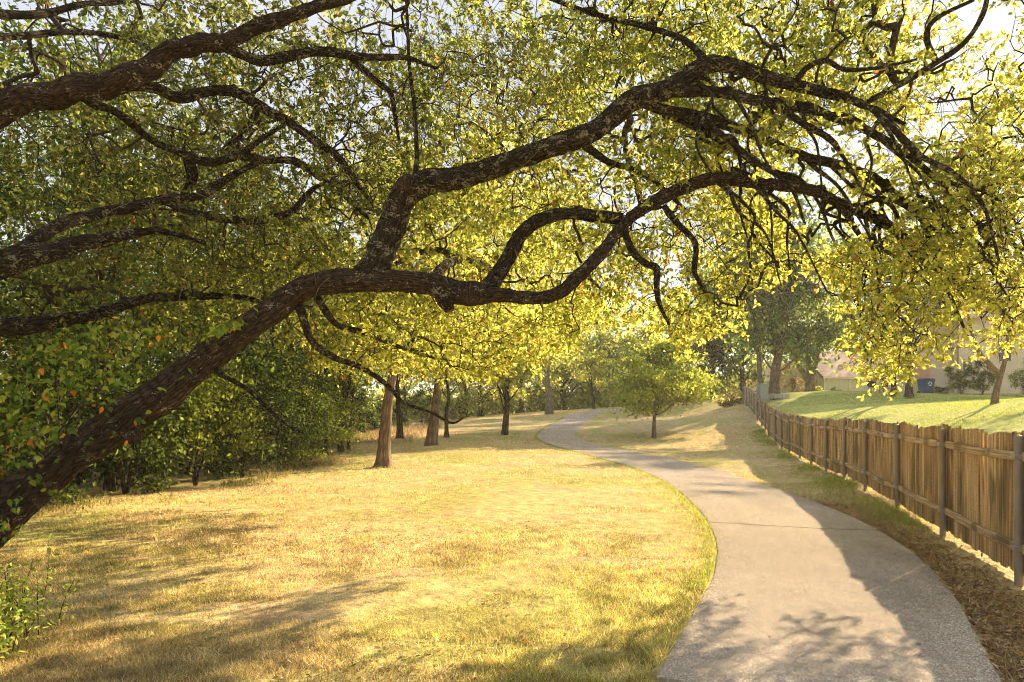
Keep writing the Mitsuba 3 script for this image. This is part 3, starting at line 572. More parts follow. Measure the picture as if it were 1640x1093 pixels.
# ------------------------------------------------------------------ the oaks in front
def limb_pts(rows):
    """rows of (photo x, photo y, metres away, radius in photo pixels) -> points and radii in metres."""
    P = np.array([W(a, b, d) for a, b, d, r in rows]); R = np.array([r * d / F for a, b, d, r in rows]) * 0.95
    return P, R
LEAN = [  # the leaning oak: trunk first, then its limbs
    [(-190, 1010, 7.2, 66), (-80, 900, 7.3, 50), (0, 825, 7.35, 40), (60, 768, 7.4, 36), (112, 730, 7.45, 33), (169, 697, 7.5, 31), (225, 655, 7.5, 30), (271, 622, 7.55, 29), (320, 583, 7.6, 26), (372, 543, 7.65, 23.5), (440, 493, 7.7, 22), (490, 462, 7.7, 20.5), (541, 449, 7.7, 21), (600, 449, 7.7, 19), (675, 452, 7.7, 19), (725, 464, 7.65, 20), (762, 470, 7.6, 19), (790, 473, 7.6, 13), (828, 476, 7.6, 10.5), (878, 473, 7.55, 11), (912, 457, 7.5, 11.5), (938, 436, 7.5, 11), (965, 402, 7.55, 10), (988, 372, 7.6, 9.5), (1008, 352, 7.7, 10), (1045, 325, 7.8, 11), (1090, 305, 7.8, 11), (1141, 289, 7.8, 10.5), (1192, 290, 7.9, 10), (1242, 297, 8.0, 10), (1293, 305, 8.0, 9), (1327, 316, 8.1, 8), (1361, 332, 8.1, 7.5), (1411, 356, 8.2, 7), (1450, 384, 8.2, 6), (1490, 430, 8.3, 5), (1530, 452, 8.3, 4), (1585, 456, 8.3, 3)],
    [(575, 452, 7.75, 20), (598, 428, 7.75, 24), (614, 400, 7.75, 24), (628, 360, 7.75, 23.5), (642, 325, 7.75, 23), (662, 304, 7.75, 22), (690, 292, 7.7, 20), (726, 287, 7.7, 19), (777, 273, 7.65, 18), (828, 252, 7.6, 17.5), (878, 238, 7.55, 17.5), (929, 221, 7.5, 17.5), (963, 200, 7.5, 17), (997, 172, 7.45, 17.5), (1031, 155, 7.4, 17), (1075, 141, 7.4, 16), (1105, 122, 7.4, 15), (1141, 105, 7.4, 14), (1175, 109, 7.4, 12), (1225, 125, 7.4, 11), (1280, 140, 7.4, 9.5), (1327, 152, 7.3, 8), (1362, 160, 7.3, 7), (1400, 176, 7.2, 5), (1450, 200, 7.1, 3)],
    [(1060, 145, 7.45, 11), (1090, 147, 7.45, 10), (1158, 150, 7.5, 9), (1208, 160, 7.5, 8.5), (1276, 170, 7.5, 8.5), (1327, 184, 7.5, 7.5), (1378, 203, 7.5, 6.5), (1428, 231, 7.5, 6), (1480, 271, 7.5, 5), (1530, 321, 7.5, 4.5), (1575, 362, 7.5, 3.5), (1640, 400, 7.4, 3)],
    [(1030, 165, 7.5, 10), (1060, 178, 7.6, 9), (1124, 187, 7.7, 9), (1192, 211, 7.8, 8.5), (1242, 234, 7.8, 8), (1293, 255, 7.9, 8), (1354, 267, 8.0, 7.5), (1395, 282, 8.0, 7), (1428, 309, 8.1, 6.5), (1455, 329, 8.1, 6), (1480, 356, 8.2, 5), (1500, 420, 8.3, 4), (1525, 480, 8.3, 3), (1550, 540, 8.3, 2)],
    [(1066, 182, 7.7, 7), (1100, 198, 7.9, 6.5), (1141, 217, 8.1, 6.5), (1185, 245, 8.2, 6.5), (1242, 278, 8.3, 6), (1290, 300, 8.4, 5), (1340, 330, 8.5, 4), (1380, 380, 8.6, 3), (1400, 440, 8.6, 2)],
    [(770, 468, 7.6, 15), (788, 452, 7.7, 14), (802, 433, 7.75, 13.5), (816, 408, 7.8, 12.5), (832, 378, 7.8, 12), (852, 357, 7.8, 11), (882, 344, 7.8, 10.5), (920, 343, 7.8, 10), (960, 349, 7.8, 10), (1000, 352, 7.75, 9)],
    [(995, 362, 7.65, 7), (1004, 385, 7.6, 6.5), (1015, 408, 7.6, 6), (1035, 424, 7.6, 6), (1052, 430, 7.6, 6), (1053, 455, 7.6, 6), (1056, 485, 7.6, 4), (1072, 520, 7.6, 2.5)],
    [(1062, 330, 7.8, 5), (1085, 358, 7.8, 5), (1110, 382, 7.7, 4.5), (1115, 405, 7.7, 4.5), (1112, 436, 7.7, 4), (1130, 470, 7.7, 2)],
    [(700, 462, 7.65, 12), (712, 482, 7.65, 13), (718, 496, 7.6, 8)],
    [(1120, 190, 7.6, 6), (1165, 225, 7.6, 5), (1215, 262, 7.5, 4), (1265, 300, 7.4, 3), (1290, 360, 7.4, 2)],
    [(1235, 165, 7.5, 6), (1290, 200, 7.5, 5.5), (1330, 222, 7.4, 5), (1350, 250, 7.4, 3), (1385, 310, 7.3, 2)],
    [(1270, 135, 7.4, 5), (1290, 110, 7.2, 5), (1320, 96, 7.1, 4.5), (1352, 112, 7.0, 4), (1400, 110, 6.9, 3), (1470, 95, 6.7, 2)],
    [(1362, 335, 8.1, 4), (1420, 320, 8.0, 3.5), (1470, 345, 7.9, 3), (1510, 375, 7.9, 2.5), (1560, 365, 7.9, 2)],
    [(1395, 175, 7.2, 5), (1440, 215, 7.1, 5), (1475, 250, 7.0, 4.5), (1530, 280, 6.9, 4), (1575, 330, 6.9, 3), (1600, 420, 6.9, 2)],
    [(1500, 100, 7.3, 5), (1485, 60, 7.0, 4.5), (1500, 30, 6.8, 4), (1560, 0, 6.6, 3)],
    [(1380, 170, 7.3, 5), (1440, 135, 7.3, 5.5), (1500, 100, 7.3, 5), (1545, 68, 7.2, 4.5), (1575, 20, 7.0, 4), (1585, -30, 6.9, 3)],
    [(930, 225, 7.5, 7), (965, 255, 7.8, 6), (1010, 270, 8.2, 5), (1060, 300, 8.6, 4), (1100, 340, 9.0, 3)],
    [(510, 480, 7.75, 7), (540, 519, 8.3, 5), (574, 531, 8.8, 4.5), (608, 543, 9.3, 4), (650, 560, 9.9, 3), (700, 575, 10.4, 2)],
    [(480, 490, 7.7, 8), (500, 545, 7.9, 6), (540, 575, 8.1, 5.5), (574, 588, 8.3, 5), (601, 602, 8.4, 4.5), (625, 622, 8.5, 4), (645, 645, 8.5, 3), (689, 661, 8.6, 2.5), (723, 678, 8.7, 2.2), (745, 668, 8.7, 1.6)],
    [(345, 590, 7.6, 6), (358, 602, 7.6, 4.5), (393, 621, 7.5, 4), (420, 644, 7.5, 4), (441, 665, 7.4, 3.5), (463, 682, 7.4, 3), (485, 696, 7.4, 2)],
    [(660, 300, 7.75, 8), (668, 260, 7.9, 4), (664, 180, 8.0, 3.5), (655, 90, 8.1, 3), (650, -10, 8.2, 2.5)],
    [(690, 450, 7.75, 9), (720, 420, 9.0, 7), (735, 415, 10.6, 6.5), (775, 425, 12.4, 5.5), (790, 440, 14.2, 4.5), (815, 470, 15.8, 3)],
    [(735, 415, 10.6, 6), (690, 400, 12.0, 5), (640, 420, 13.6, 4), (600, 450, 15.0, 3)],
    [(840, 245, 7.6, 9), (845, 240, 9.2, 7), (820, 250, 11, 6), (790, 265, 13, 5), (800, 290, 15, 4)],
    [(820, 250, 11, 6), (880, 262, 12.4, 5), (930, 300, 13.6, 4), (960, 360, 14.6, 3)],
    [(990, 176, 7.45, 8), (1010, 190, 9.0, 6), (1000, 220, 10.5, 5), (1010, 270, 11.8, 4), (1030, 340, 12.6, 3)],
    [(1135, 100, 7.4, 7), (1090, 60, 7.6, 5), (1020, 40, 7.9, 4.5), (940, 20, 8.2, 4), (860, -10, 8.5, 3)],
]
LEFTO = [
    [(-420, 1050, 7.0, 75), (-410, 800, 7.0, 62), (-385, 600, 7.0, 58), (-330, 420, 6.9, 48), (-200, 265, 6.8, 34), (-90, 205, 6.7, 29), (-20, 182, 6.7, 28), (44, 161, 6.8, 25), (101, 149, 6.8, 23), (152, 139, 6.9, 22), (203, 125, 6.9, 21), (244, 101, 7.0, 19), (288, 78, 7.0, 17), (321, 68, 7.0, 16), (358, 66, 7.1, 15), (389, 54, 7.2, 13), (426, 40, 7.3, 12), (474, 24, 7.4, 11), (525, 7, 7.5, 9), (580, -14, 7.6, 7), (640, -50, 7.6, 5)],
    [(352, 66, 7.1, 13), (382, 86, 7.2, 10.5), (416, 98, 7.3, 10), (457, 91, 7.4, 9.5), (508, 84, 7.5, 9), (550, 88, 7.6, 8.5), (600, 92, 7.7, 7), (650, 93, 7.8, 5), (700, 110, 7.9, 3)],
    [(560, 90, 7.65, 7), (574, 106, 7.7, 6.5), (608, 136, 7.8, 6), (626, 152, 7.8, 5.5), (632, 185, 7.9, 4), (640, 230, 8.0, 2.5)],
    [(180, 132, 6.9, 12), (220, 136, 7.1, 10.5), (250, 140, 7.2, 10.5), (288, 156, 7.4, 10.5), (321, 149, 7.5, 10), (365, 147, 7.6, 10), (399, 157, 7.7, 10), (430, 177, 7.8, 9.5), (464, 197, 7.9, 9), (501, 224, 8.0, 8.5), (541, 252, 8.1, 7.5), (575, 300, 8.2, 5), (600, 332, 8.3, 3)],
    [(125, 150, 6.9, 10), (150, 166, 7.1, 8.5), (186, 180, 7.4, 7.5), (217, 204, 7.6, 7), (247, 228, 7.8, 7), (288, 245, 8.0, 7.5), (321, 257, 8.1, 8), (355, 257, 8.2, 8), (389, 244, 8.3, 7), (420, 222, 8.4, 5), (470, 190, 8.5, 3)],
    [(385, 252, 8.3, 8), (430, 256, 8.5, 7), (474, 258, 8.6, 7), (508, 282, 8.7, 6), (548, 312, 8.8, 5), (590, 350, 8.9, 3)],
    [(495, 220, 8.0, 8), (520, 245, 9.6, 7), (530, 280, 11.2, 6), (560, 320, 13, 5), (590, 380, 14.6, 3)],
    [(400, 157, 7.7, 9), (410, 180, 9.4, 7), (380, 220, 11, 6), (350, 260, 12.5, 5), (380, 330, 14, 3)],
    [(305, 257, 8.1, 11), (306, 275, 8.3, 11), (304, 300, 8.6, 9), (280, 340, 8.9, 6)],
    [(-380, 560, 7.0, 50), (-250, 490, 6.7, 36), (-120, 450, 6.5, 31), (-20, 432, 6.5, 28), (50, 413, 6.6, 24), (101, 399, 6.8, 19), (152, 387, 7.0, 14), (203, 376, 7.2, 10), (260, 372, 7.4, 6), (330, 390, 7.6, 3)],
    [(20, 405, 6.7, 14), (78, 369, 7.0, 13), (112, 352, 7.2, 12), (145, 345, 7.4, 11), (205, 335, 7.7, 10), (271, 321, 8.0, 9), (321, 315, 8.2, 8), (355, 292, 8.3, 7.5), (389, 272, 8.4, 6), (440, 250, 8.5, 4)],
    [(-385, 620, 7.0, 45), (-250, 575, 7.4, 30), (-120, 545, 7.8, 24), (0, 525, 8.0, 20), (68, 519, 8.2, 17), (135, 508, 8.4, 13), (186, 495, 8.6, 10), (237, 479, 8.8, 8.5), (288, 475, 9.0, 7.5), (338, 475, 9.2, 6.5), (400, 480, 9.4, 5), (460, 500, 9.6, 3)],
    [(265, 322, 8.0, 8), (330, 345, 8.3, 8), (399, 353, 8.6, 8), (433, 349, 8.7, 8), (467, 339, 8.8, 7), (490, 315, 8.9, 6), (512, 298, 9.0, 4), (560, 290, 9.2, 2.5)],
    [(0, 25, 6.8, 9), (70, 22, 7.2, 7), (130, 8, 7.6, 6), (200, 4, 8.0, 5)],
    [(-90, 60, 6.8, 9), (0, 60, 7.2, 7), (90, 52, 7.8, 6), (170, 55, 8.2, 5), (240, 75, 8.6, 3)],
]
_r = np.random.default_rng(19)
for k in range(44):
    row = LEAN[[0, 0, 2, 3, 3, 4, 1, 0][k % 8]]; q = [p_ for p_ in row if p_[0] > 1080]
    j = int(_r.integers(0, max(1, len(q) - 1))); x0, y0, d0, r0_ = q[j]; L = _r.uniform(60, 200); hx = _r.uniform(-0.1, 1.3); dd = _r.normal(0, 0.5)
    P_ = [(x0, y0, d0, min(r0_, 4))]
    for t_ in (0.2, 0.45, 0.7, 1.0):
        P_.append((x0 + L * hx * t_ + _r.normal(0, 12), y0 + L * (0.15 * t_ + 0.85 * t_ ** 1.6) + _r.normal(0, 11) - 10 * t_, d0 + dd * t_, 4.2 - 3.0 * t_))
    if P_[-1][1] < 560: LEAN.append(P_)
nodes, rads, own = [], [], []
def oak(name, label, rows, bark, who, limb_names):
    t = thing(name, label, 'tree')
    for k, row in enumerate(rows):
        P, R = limb_pts(row)
        L = np.sum(np.linalg.norm(np.diff(P, axis=0), axis=1)); big = R.max() > 0.1
        n = int(L / (0.03 if big else 0.05)) + 6
        PR = spline(np.column_stack([P, R]), n); p, r = PR[:, :3], np.maximum(PR[:, 3], 0.006)
        s = np.linspace(0, L, n)
        r0 = r.mean()
        wob = np.stack([nnoise(np.stack([s * 2.2, 0 * s + k, 0 * s + j], 1), 11 + who) - 0.5 for j in range(3)], 1)
        p = p + wob * (0.5 * np.minimum(r, 0.12))[:, None]
        tb = tube(p, r, 64 if big else (22 if r0 > .05 else 10), 0.16 if big else 0.3, 0.010 if big else 0.0, seed=k + 50 * who, lumpf=3.0 if big else 7.0)
        part(t, 'trunk' if k == 0 else 'limb', tb[:2], bark if k in (0,) else 'oak_bark_lichen', True, uv=tb[2])
        q = p[:: max(1, int(0.10 / (L / n)))]; rq = r[:: max(1, int(0.10 / (L / n)))]
        ok = (q[:, 2] > 2.0) & (rq < 0.2) if k else (np.arange(len(q)) > (len(q) * (0.5 if who == 0 else 0.45)))
        nodes.extend(q[ok]); rads.extend(rq[ok]); own.extend([who] * int(ok.sum()))
    return t
oak0 = oak('leaning_oak', 'leaning oak whose furrowed trunk slants in from the lower left and spreads over the lawn', LEAN, 'oak_bark', 0, None)
LEFTO = [[(a, b, d, q * (0.85 if k else 0.93)) for a, b, d, q in row] for k, row in enumerate(LEFTO)]
oak1 = oak('left_oak', 'dark oak at the left edge sending thick limbs across the upper left', LEFTO, 'oak_bark', 1, None)
# knots on the leaning trunk
def knot(px, py, d, r, tilt):
    m = trimesh.creation.icosphere(3, 1.0); v = np.array(m.vertices)
    v = v * (1 + 0.25 * (nfbm(v * 2 + px, 3, 2)[:, None] - 0.5)) * np.array([1.0, 0.8, 0.9]) * r
    part(oak0, 'knot', (v + W(px, py, d), m.faces), 'oak_bark', True, uv=np.stack([np.arctan2(v[:, 0], v[:, 1]) / 6.283 + .5, v[:, 2]], 1))
knot(758, 470, 7.5, 0.155, 0); knot(214, 700, 7.32, 0.09, 0); knot(655, 300, 7.68, 0.16, 0)

# twigs grow from the limbs to a cloud of points where the foliage hangs
YLOW = [(-300, 640), (0, 600), (200, 560), (330, 520), (420, 560), (520, 590), (650, 595), (760, 605), (860, 585), (900, 550), (950, 520), (1000, 510), (1060, 535), (1120, 545), (1180, 515), (1230, 450), (1290, 420), (1335, 450), (1370, 550), (1405, 622), (1440, 605), (1490, 570), (1580, 550), (1640, 530), (1900, 520)]
def cloud(n, r):
    px = r.uniform(-260, 1860, n); py = -320 + r.random(n) * 980
    near = np.interp(px, [-260, 300, 700, 1000, 1300, 1900], [7.3, 7.9, 7.9, 7.6, 7.15, 6.9]); farr = np.interp(px, [-260, 300, 700, 1000, 1300, 1900], [14.5, 15.5, 16.5, 12.3, 9.9, 9.5])
    d = (near ** 3 + r.random(n) * (farr ** 3 - near ** 3)) ** (1 / 3)
    low = np.interp(px, [a for a, b in YLOW], [b for a, b in YLOW])
    p = np.stack([(px - CX) / F * d, d, EYE + (HY - py) / F * d], 1)
    den = nfbm(p * 0.75 + 3, 3, 21)
    ok = (py < low) & (den > 0.36 + 0.12 * r.random(n) + 0.06 * np.exp(-((px - 1180) / 220) ** 2) * (py > 230) + 0.095 * (px > 1250) * (py > 310) * (py < 540) + 0.03 * (px > 1100) * (py < 310) + 0.03 * np.clip((px - 900) / 150, 0, 1) - 0.02 * (px > 1340) * (py < 330) + 0.2 * (px > 1720) + 0.03 * (px > 560) * (px < 900) * (py > 540)) & (p[:, 2] < 9.5)
    # keep the view under the limbs open near the leaning trunk
    ok &= ~((px < 520) & (py > 640 - 0.35 * px) & (d < 9.5))
    return p[ok]
r = np.random.default_rng(77)
A = cloud(40000, r)
nodes, rads, own = np.array(nodes), np.array(rads), np.array(own)
dist, _ = cKDTree(nodes).query(A)
A = A[(dist < 2.3) & (dist > 0.12)]; dist, _ = cKDTree(nodes).query(A); A = A[np.argsort(dist)]
# thin out to about 0.2 m spacing
kt = cKDTree(A); drop = np.zeros(len(A), bool)
for i, nb in enumerate(kt.query_ball_point(A, 0.15)):
    if not drop[i]:
        for j in nb:
            if j > i: drop[j] = True
A = A[~drop]
NPOS, NPAR, NOWN = list(nodes), [-1] * len(nodes), list(own)
paths = []
for s in range(0, len(A), 60):
    kd = cKDTree(np.array(NPOS))
    for a in A[s:s + 60]:
        dd, kk = kd.query(a, k=3)
        k = int(kk[0]); b = NPOS[k]; L = np.linalg.norm(a - b); m = max(2, int(L / 0.14))
        u = np.linspace(0, 1, m + 1)[1:, None]
        bow = np.array([0, 0, 0.10 * L]) + r.normal(0, 0.09 * L, 3)
        q = b + (a - b) * u + bow * (4 * u * (1 - u)) + r.normal(0, 0.016, (m, 3)) * (u < 1)
        idx = [k]
        for x in q:
            NPOS.append(x); NPAR.append(idx[-1]); NOWN.append(NOWN[k]); idx.append(len(NPOS) - 1)
        paths.append(idx)
NPOS, NPAR, NOWN = np.array(NPOS), np.array(NPAR), np.array(NOWN)
flow = np.zeros(len(NPOS)); 
for idx in paths: flow[idx[-1]] += 1
for k in range(len(NPOS) - 1, len(nodes) - 1, -1):
    if NPAR[k] >= 0: flow[NPAR[k]] += flow[k]
NR = np.minimum(0.0034 * np.maximum(flow, 1) ** 0.47, 0.045); NR[:len(nodes)] = np.minimum(rads * 0.7, 0.03)
sprays = [[], []]
tw = [[], []]
for idx in paths:
    o = NOWN[idx[-1]]
    rr = NR[idx].copy(); rr[0] = min(rr[0], rr[1] * 1.25)
    tb = tube(NPOS[idx], rr, 3 if rr[0] < 0.005 else 4 if rr[0] < .01 else 6)
    tw[o].append(tb[:2])
    for k in idx[1::1]:
        if flow[k] <= 5: sprays[o].append((NPOS[k], unit(NPOS[k] - NPOS[NPAR[k]])))
NLEAF = [0, 0]
def oak_leaves(o, key, shares):
    P = np.array([a for a, b in sprays[o]]); D = np.array([b for a, b in sprays[o]])
    r = np.random.default_rng(900 + o)
    per = 3
    c = np.repeat(P, per, 0); d = unit(np.repeat(D, per, 0) * 0.7 + rdir(len(c), r) * 0.9 + np.array([0, 0, -0.12])); L = r.uniform(0.09, 0.26, len(c))
    # twiglets: three-sided prisms
    s = unit(np.cross(d, rdir(len(c), r))); w = np.cross(d, s); e = c + d * L[:, None] + np.array([0, 0, -1]) * (L ** 2 * 0.5)[:, None]
    V = np.stack([c + s * .0022, c - s * .0011 + w * .0019, c - s * .0011 - w * .0019, e], 1)
    f = (np.array([(0, 1, 3), (1, 2, 3), (2, 0, 3)])[None] + (np.arange(len(c)) * 4)[:, None, None]).reshape(-1, 3)
    tw[o].append((V.reshape(-1, 3), f))
    nl = 7
    u = np.tile(np.array([.45, .7, .85, .95, 1, 1, 1.02]), len(c)) + r.normal(0, .04, len(c) * nl)
    cc, dd, LL = np.repeat(c, nl, 0), np.repeat(d, nl, 0), np.repeat(L, nl)
    ee = np.repeat(e, nl, 0)
    p = cc + (ee - cc) * u[:, None]
    ld = unit(dd * 0.65 + rdir(len(p), r) * 0.9 + np.array([0, 0, -0.08]))
    ln = unit(rdir(len(p), r) * 0.8 + np.array([0, 0, 0.75]))
    n = len(p)
    g = np.clip(0.45 + 0.07 * p[:, 0] - 0.10 * (p[:, 2] - 3.8) + 0.04 * (p[:, 1] - 8), 0.05, 0.95) * shares  # backlit glow put into leaf colour: more gold low, right and far
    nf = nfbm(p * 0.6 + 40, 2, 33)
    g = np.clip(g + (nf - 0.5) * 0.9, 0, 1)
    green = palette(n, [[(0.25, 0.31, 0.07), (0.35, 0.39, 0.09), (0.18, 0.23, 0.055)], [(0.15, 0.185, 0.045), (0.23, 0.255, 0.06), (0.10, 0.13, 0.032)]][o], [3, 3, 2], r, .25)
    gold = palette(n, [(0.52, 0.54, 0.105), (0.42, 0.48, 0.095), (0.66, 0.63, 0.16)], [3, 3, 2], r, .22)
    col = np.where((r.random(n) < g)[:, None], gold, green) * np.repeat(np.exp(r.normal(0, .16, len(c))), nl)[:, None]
    br = r.random(n) < 0.02; col[br] = palette(int(br.sum()), [(0.42, 0.17, 0.04), (0.3, 0.14, 0.05)], [1, 1], r, .2)
    LN = r.uniform(0.042, 0.086, n) * np.repeat(r.uniform(0.72, 1.3, len(c)), nl)
    WD = LN * r.uniform(0.42, 0.56, n); nearm = p[:, 1] < 8.8
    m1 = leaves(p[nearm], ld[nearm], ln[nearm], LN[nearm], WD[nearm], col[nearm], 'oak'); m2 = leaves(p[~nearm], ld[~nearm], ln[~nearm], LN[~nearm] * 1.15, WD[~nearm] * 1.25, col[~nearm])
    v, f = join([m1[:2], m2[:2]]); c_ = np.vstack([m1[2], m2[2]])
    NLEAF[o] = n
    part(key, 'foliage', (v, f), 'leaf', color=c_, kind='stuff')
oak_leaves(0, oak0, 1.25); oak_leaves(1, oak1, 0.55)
for o, key in ((0, oak0), (1, oak1)):
    m = join(tw[o]); part(key, 'twig', m[:2], 'twig_bark', False, kind='stuff')
r = np.random.default_rng(73)
dt = []
nx = CX + NPOS[:, 0] / NPOS[:, 1] * F; ny = HY - (NPOS[:, 2] - EYE) / NPOS[:, 1] * F
pool = np.nonzero((NOWN == 0) & (nx > 1080) & (ny > 120) & (ny < 520) & (flow >= 1))[0]
for k in r.choice(pool, 620):
    a = NPOS[k]; L = r.uniform(.25, .85); dv = unit(np.array([0.5 + r.normal(0, .4), r.normal(0, .35), -0.75 + r.normal(0, .35)])); e = a + dv * L; m_ = a * .5 + e * .5 + r.normal(0, .09 * L, 3) + [.05 * L, 0, .13 * L]
    dt.append(tube(spline([a, m_, e], 6), np.linspace(.0055, .0018, 6), 3)[:2])
part(oak0, 'drooping_twig', join(dt), 'twig_bark', kind='stuff')
r = np.random.default_rng(72)
dt = []
for q in range(900):
    px = r.normal(790, 130) if q < 620 else r.uniform(80, 720); py = r.normal(140, 90) if q < 620 else r.uniform(20, 480); d = r.uniform(7.3, 9.8)
    a = W(px, py, d); L = r.uniform(.25, .9); dv = unit(np.array([0.55 + r.normal(0, .35), r.normal(0, .4), -0.7 + r.normal(0, .4)]) if q < 620 else r.normal(0, 1, 3) + [0, 0, -.5])
    e = a + dv * L; m_ = a * .5 + e * .5 + r.normal(0, .07 * L, 3) + [0, 0, .1 * L]
    dt.append(tube(spline([a, m_, e], 5), np.linspace(.0038, .0015, 5), 3)[:2])
part(oak0, 'dead_twig', join(dt), 'dead_twig', kind='stuff')
print('attractors', len(A), 'leaves', NLEAF, 'twig tris', [sum(len(m[1]) for m in t) for t in tw])

# left oak's crown over and behind the viewer, unseen, added to cut sky light
r = np.random.default_rng(404)
ends = [np.array(e, float) for e in ((-3.5, 1.5, 6.2), (0.5, -1.5, 6.6), (4.5, -2.5, 6.8), (-2, -6, 6.5), (3, -8, 6.8), (-7, -3, 6.2), (7.5, -6, 6.6))]
o_ = np.array([-8.0, 6.6, 4.2]); tb_, cs_ = [], []
for e in ends:
    P = spline([o_, o_ * .6 + e * .4 + r.normal(0, .3, 3) + [-.6, -1.0, .6], o_ * .25 + e * .75 + r.normal(0, .3, 3) + [0, 0, .3], e], 30)
    t_ = tube(P, np.linspace(.15, .03, 30), 10, .2, seed=9); part(oak1, 'limb', t_[:2], 'oak_bark', True, uv=t_[2])
C_ = np.stack([r.uniform(-10, 10, 700), r.uniform(-13, 3.4, 700), r.uniform(4.8, 8.2, 700)], 1)
C_ = C_[C_[:, 2] > np.maximum(4.8, 2.6 + 0.85 * C_[:, 1])]
k = r.integers(0, len(C_), 36000); p = C_[k] + r.normal(0, .38, (36000, 3)); p = p[p[:, 2] > np.maximum(4.2, 1.95 + 0.8 * p[:, 1])]; n = len(p)
L = r.uniform(.09, .16, n)
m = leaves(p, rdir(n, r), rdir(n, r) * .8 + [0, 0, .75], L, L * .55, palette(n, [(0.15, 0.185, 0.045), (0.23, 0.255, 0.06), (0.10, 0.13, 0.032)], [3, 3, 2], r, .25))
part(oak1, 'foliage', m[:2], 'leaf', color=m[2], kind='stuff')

# ------------------------------------------------------------------ vine on the leaning trunk
VINE = [('vine_leaf_green', (0.16, 0.26, 0.04)), ('vine_leaf_pale', (0.34, 0.40, 0.06)), ('vine_leaf_dark', (0.09, 0.16, 0.03)), ('vine_leaf_orange', (0.72, 0.27, 0.04)), ('vine_leaf_red', (0.42, 0.09, 0.025)), ('vine_leaf_gold', (0.50, 0.32, 0.04))]
def vein_fn(c):
    def f(p, n, uv):
        rib = 1 - smoothstep(0.0, 0.05, dr.abs(uv.x))
        side_ = 1 - smoothstep(0.05, 0.2, dr.abs(dr.sin((uv.y * 5 - dr.abs(uv.x) * 3) * math.pi)))
        return mi.Color3f(c) * (0.8 + 0.4 * noise(p.x * 40, p.y * 40, p.z * 40)) * (1 + 0.5 * rib + 0.18 * side_)
    return f
for k_, c_ in VINE:
    scene[k_] = {'type': 'principledthin', 'base_color': proc(vein_fn(c_)), 'roughness': 0.4, 'diff_trans': 0.9, 'spec_trans': 0.0, 'eta': 1.4}
def vine_leaf_mesh(kind):
    t = np.linspace(0, 1, 7)
    w = [np.sin(np.pi * t ** 0.62) * 0.36 * (1 - 0.25 * t), np.sin(np.pi * t ** 0.75) * 0.30, np.sin(np.pi * t ** 0.5) * 0.42 * (1 - 0.35 * t)][kind]
    if kind == 2: w[2] *= 1.15; w[4] *= 0.86
    z = -0.18 * t ** 2 + 0.05 * np.sin(t * 9 + kind)
    v, u = [], []
    for tt, ww, zz in zip(t, w, z):
        for sx in (-1, -0.5, 0, 0.5, 1):
            v.append((sx * ww, tt, zz + 0.16 * abs(sx) * ww + 0.03 * math.sin(7 * tt + 3 * sx))); u.append((sx * ww, tt))
    f = []
    for i in range(6):
        for j in range(4):
            a = i * 5 + j; f.append((a, a + 1, a + 6)); f.append((a, a + 6, a + 5))
    return np.array(v), np.array(f), np.array(u)
VL = [[(lambda m: mikit.ply(m[:2], k_, smooth=True, uv=m[2]))(vine_leaf_mesh(j)) for j in range(3)] for k_, _ in VINE]
vine = thing('climbing_vine', 'leafy vine with green and orange leaves clambering over the foot of the leaning oak trunk', 'vine')
r = np.random.default_rng(5)
TOPV = [(-60, 640), (0, 590), (60, 545), (120, 520), (200, 505), (260, 520), (330, 525), (400, 500)]
BOTV = [(-60, 900), (0, 860), (40, 800), (70, 740), (120, 690), (180, 640), (260, 585), (330, 545), (400, 515)]
cand = []
while len(cand) < 1050:
    px = r.uniform(-60, 390) if r.random() < 0.62 else r.uniform(-60, 150)
    a, b = np.interp(px, [q[0] for q in TOPV], [q[1] for q in TOPV]), np.interp(px, [q[0] for q in BOTV], [q[1] for q in BOTV])
    py = a + (b - a) * r.random()
    d = r.uniform(6.55, 7.6)
    w = nfbm(np.array([[px / 60., py / 60., d]]), 2, 8)[0]
    if w > 0.36 + (0.16 if px > 230 else 0): cand.append(W(px, py, d))
for q in [(95, 740), (130, 722), (142, 712), (182, 668), (190, 690), (168, 705), (220, 672), (232, 668), (258, 622), (300, 602), (180, 650), (40, 770), (60, 762), (70, 775), (30, 800), (15, 850), (22, 845), (8, 858), (210, 715), (128, 770), (85, 790), (410, 502), (395, 490), (432, 600), (445, 612), (405, 600), (398, 608)]:
    for _ in range(3 if q[0] < 100 else 2): cand.append(W(q[0] + r.normal(0, 7), q[1] + r.normal(0, 7), 7.0 if q[0] < 330 else 7.4))
cand = np.array(cand)
order = np.argsort(cand[:, 1] + r.normal(0, .1, len(cand)))
vs, nvl = [], 0
for q in order:
    c = cand[q]
    k = int(r.choice(6, p=[0.43, 0.31, 0.20, 0.03, 0.007, 0.023])); j = int(r.integers(0, 3)); sc = float(r.uniform(0.05, 0.098))
    # leaves hang with the blade facing out and up
    fw = unit(np.array([r.normal(0, .6), r.normal(0, .4) - 0.2, -0.55 + r.normal(0, .35)])); nn = unit(np.array([r.normal(0.2, .5), -0.35 + r.normal(0, .5), 0.8]))
    nn = unit(nn - fw * (fw @ nn)); sx = np.cross(fw, nn)
    M = np.eye(4); M[:3, 0], M[:3, 1], M[:3, 2], M[:3, 3] = sx * sc, fw * sc, nn * sc, c
    if nvl < 295:
        scene[numbered(vine + '__leaf')] = {**VL[k][j], 'to_world': T(M)}; nvl += 1
    else:
        v, f, u = vine_leaf_mesh(j); vs.append(((v @ M[:3, :3].T + c), f, np.repeat([VINE[k][1]], len(v), 0), u))
cl = [x[2] for x in vs]; m = join([x[:2] for x in vs])
part(vine, 'inner_leaf', m, 'leaf', color=np.vstack(cl), kind='stuff')
st = []
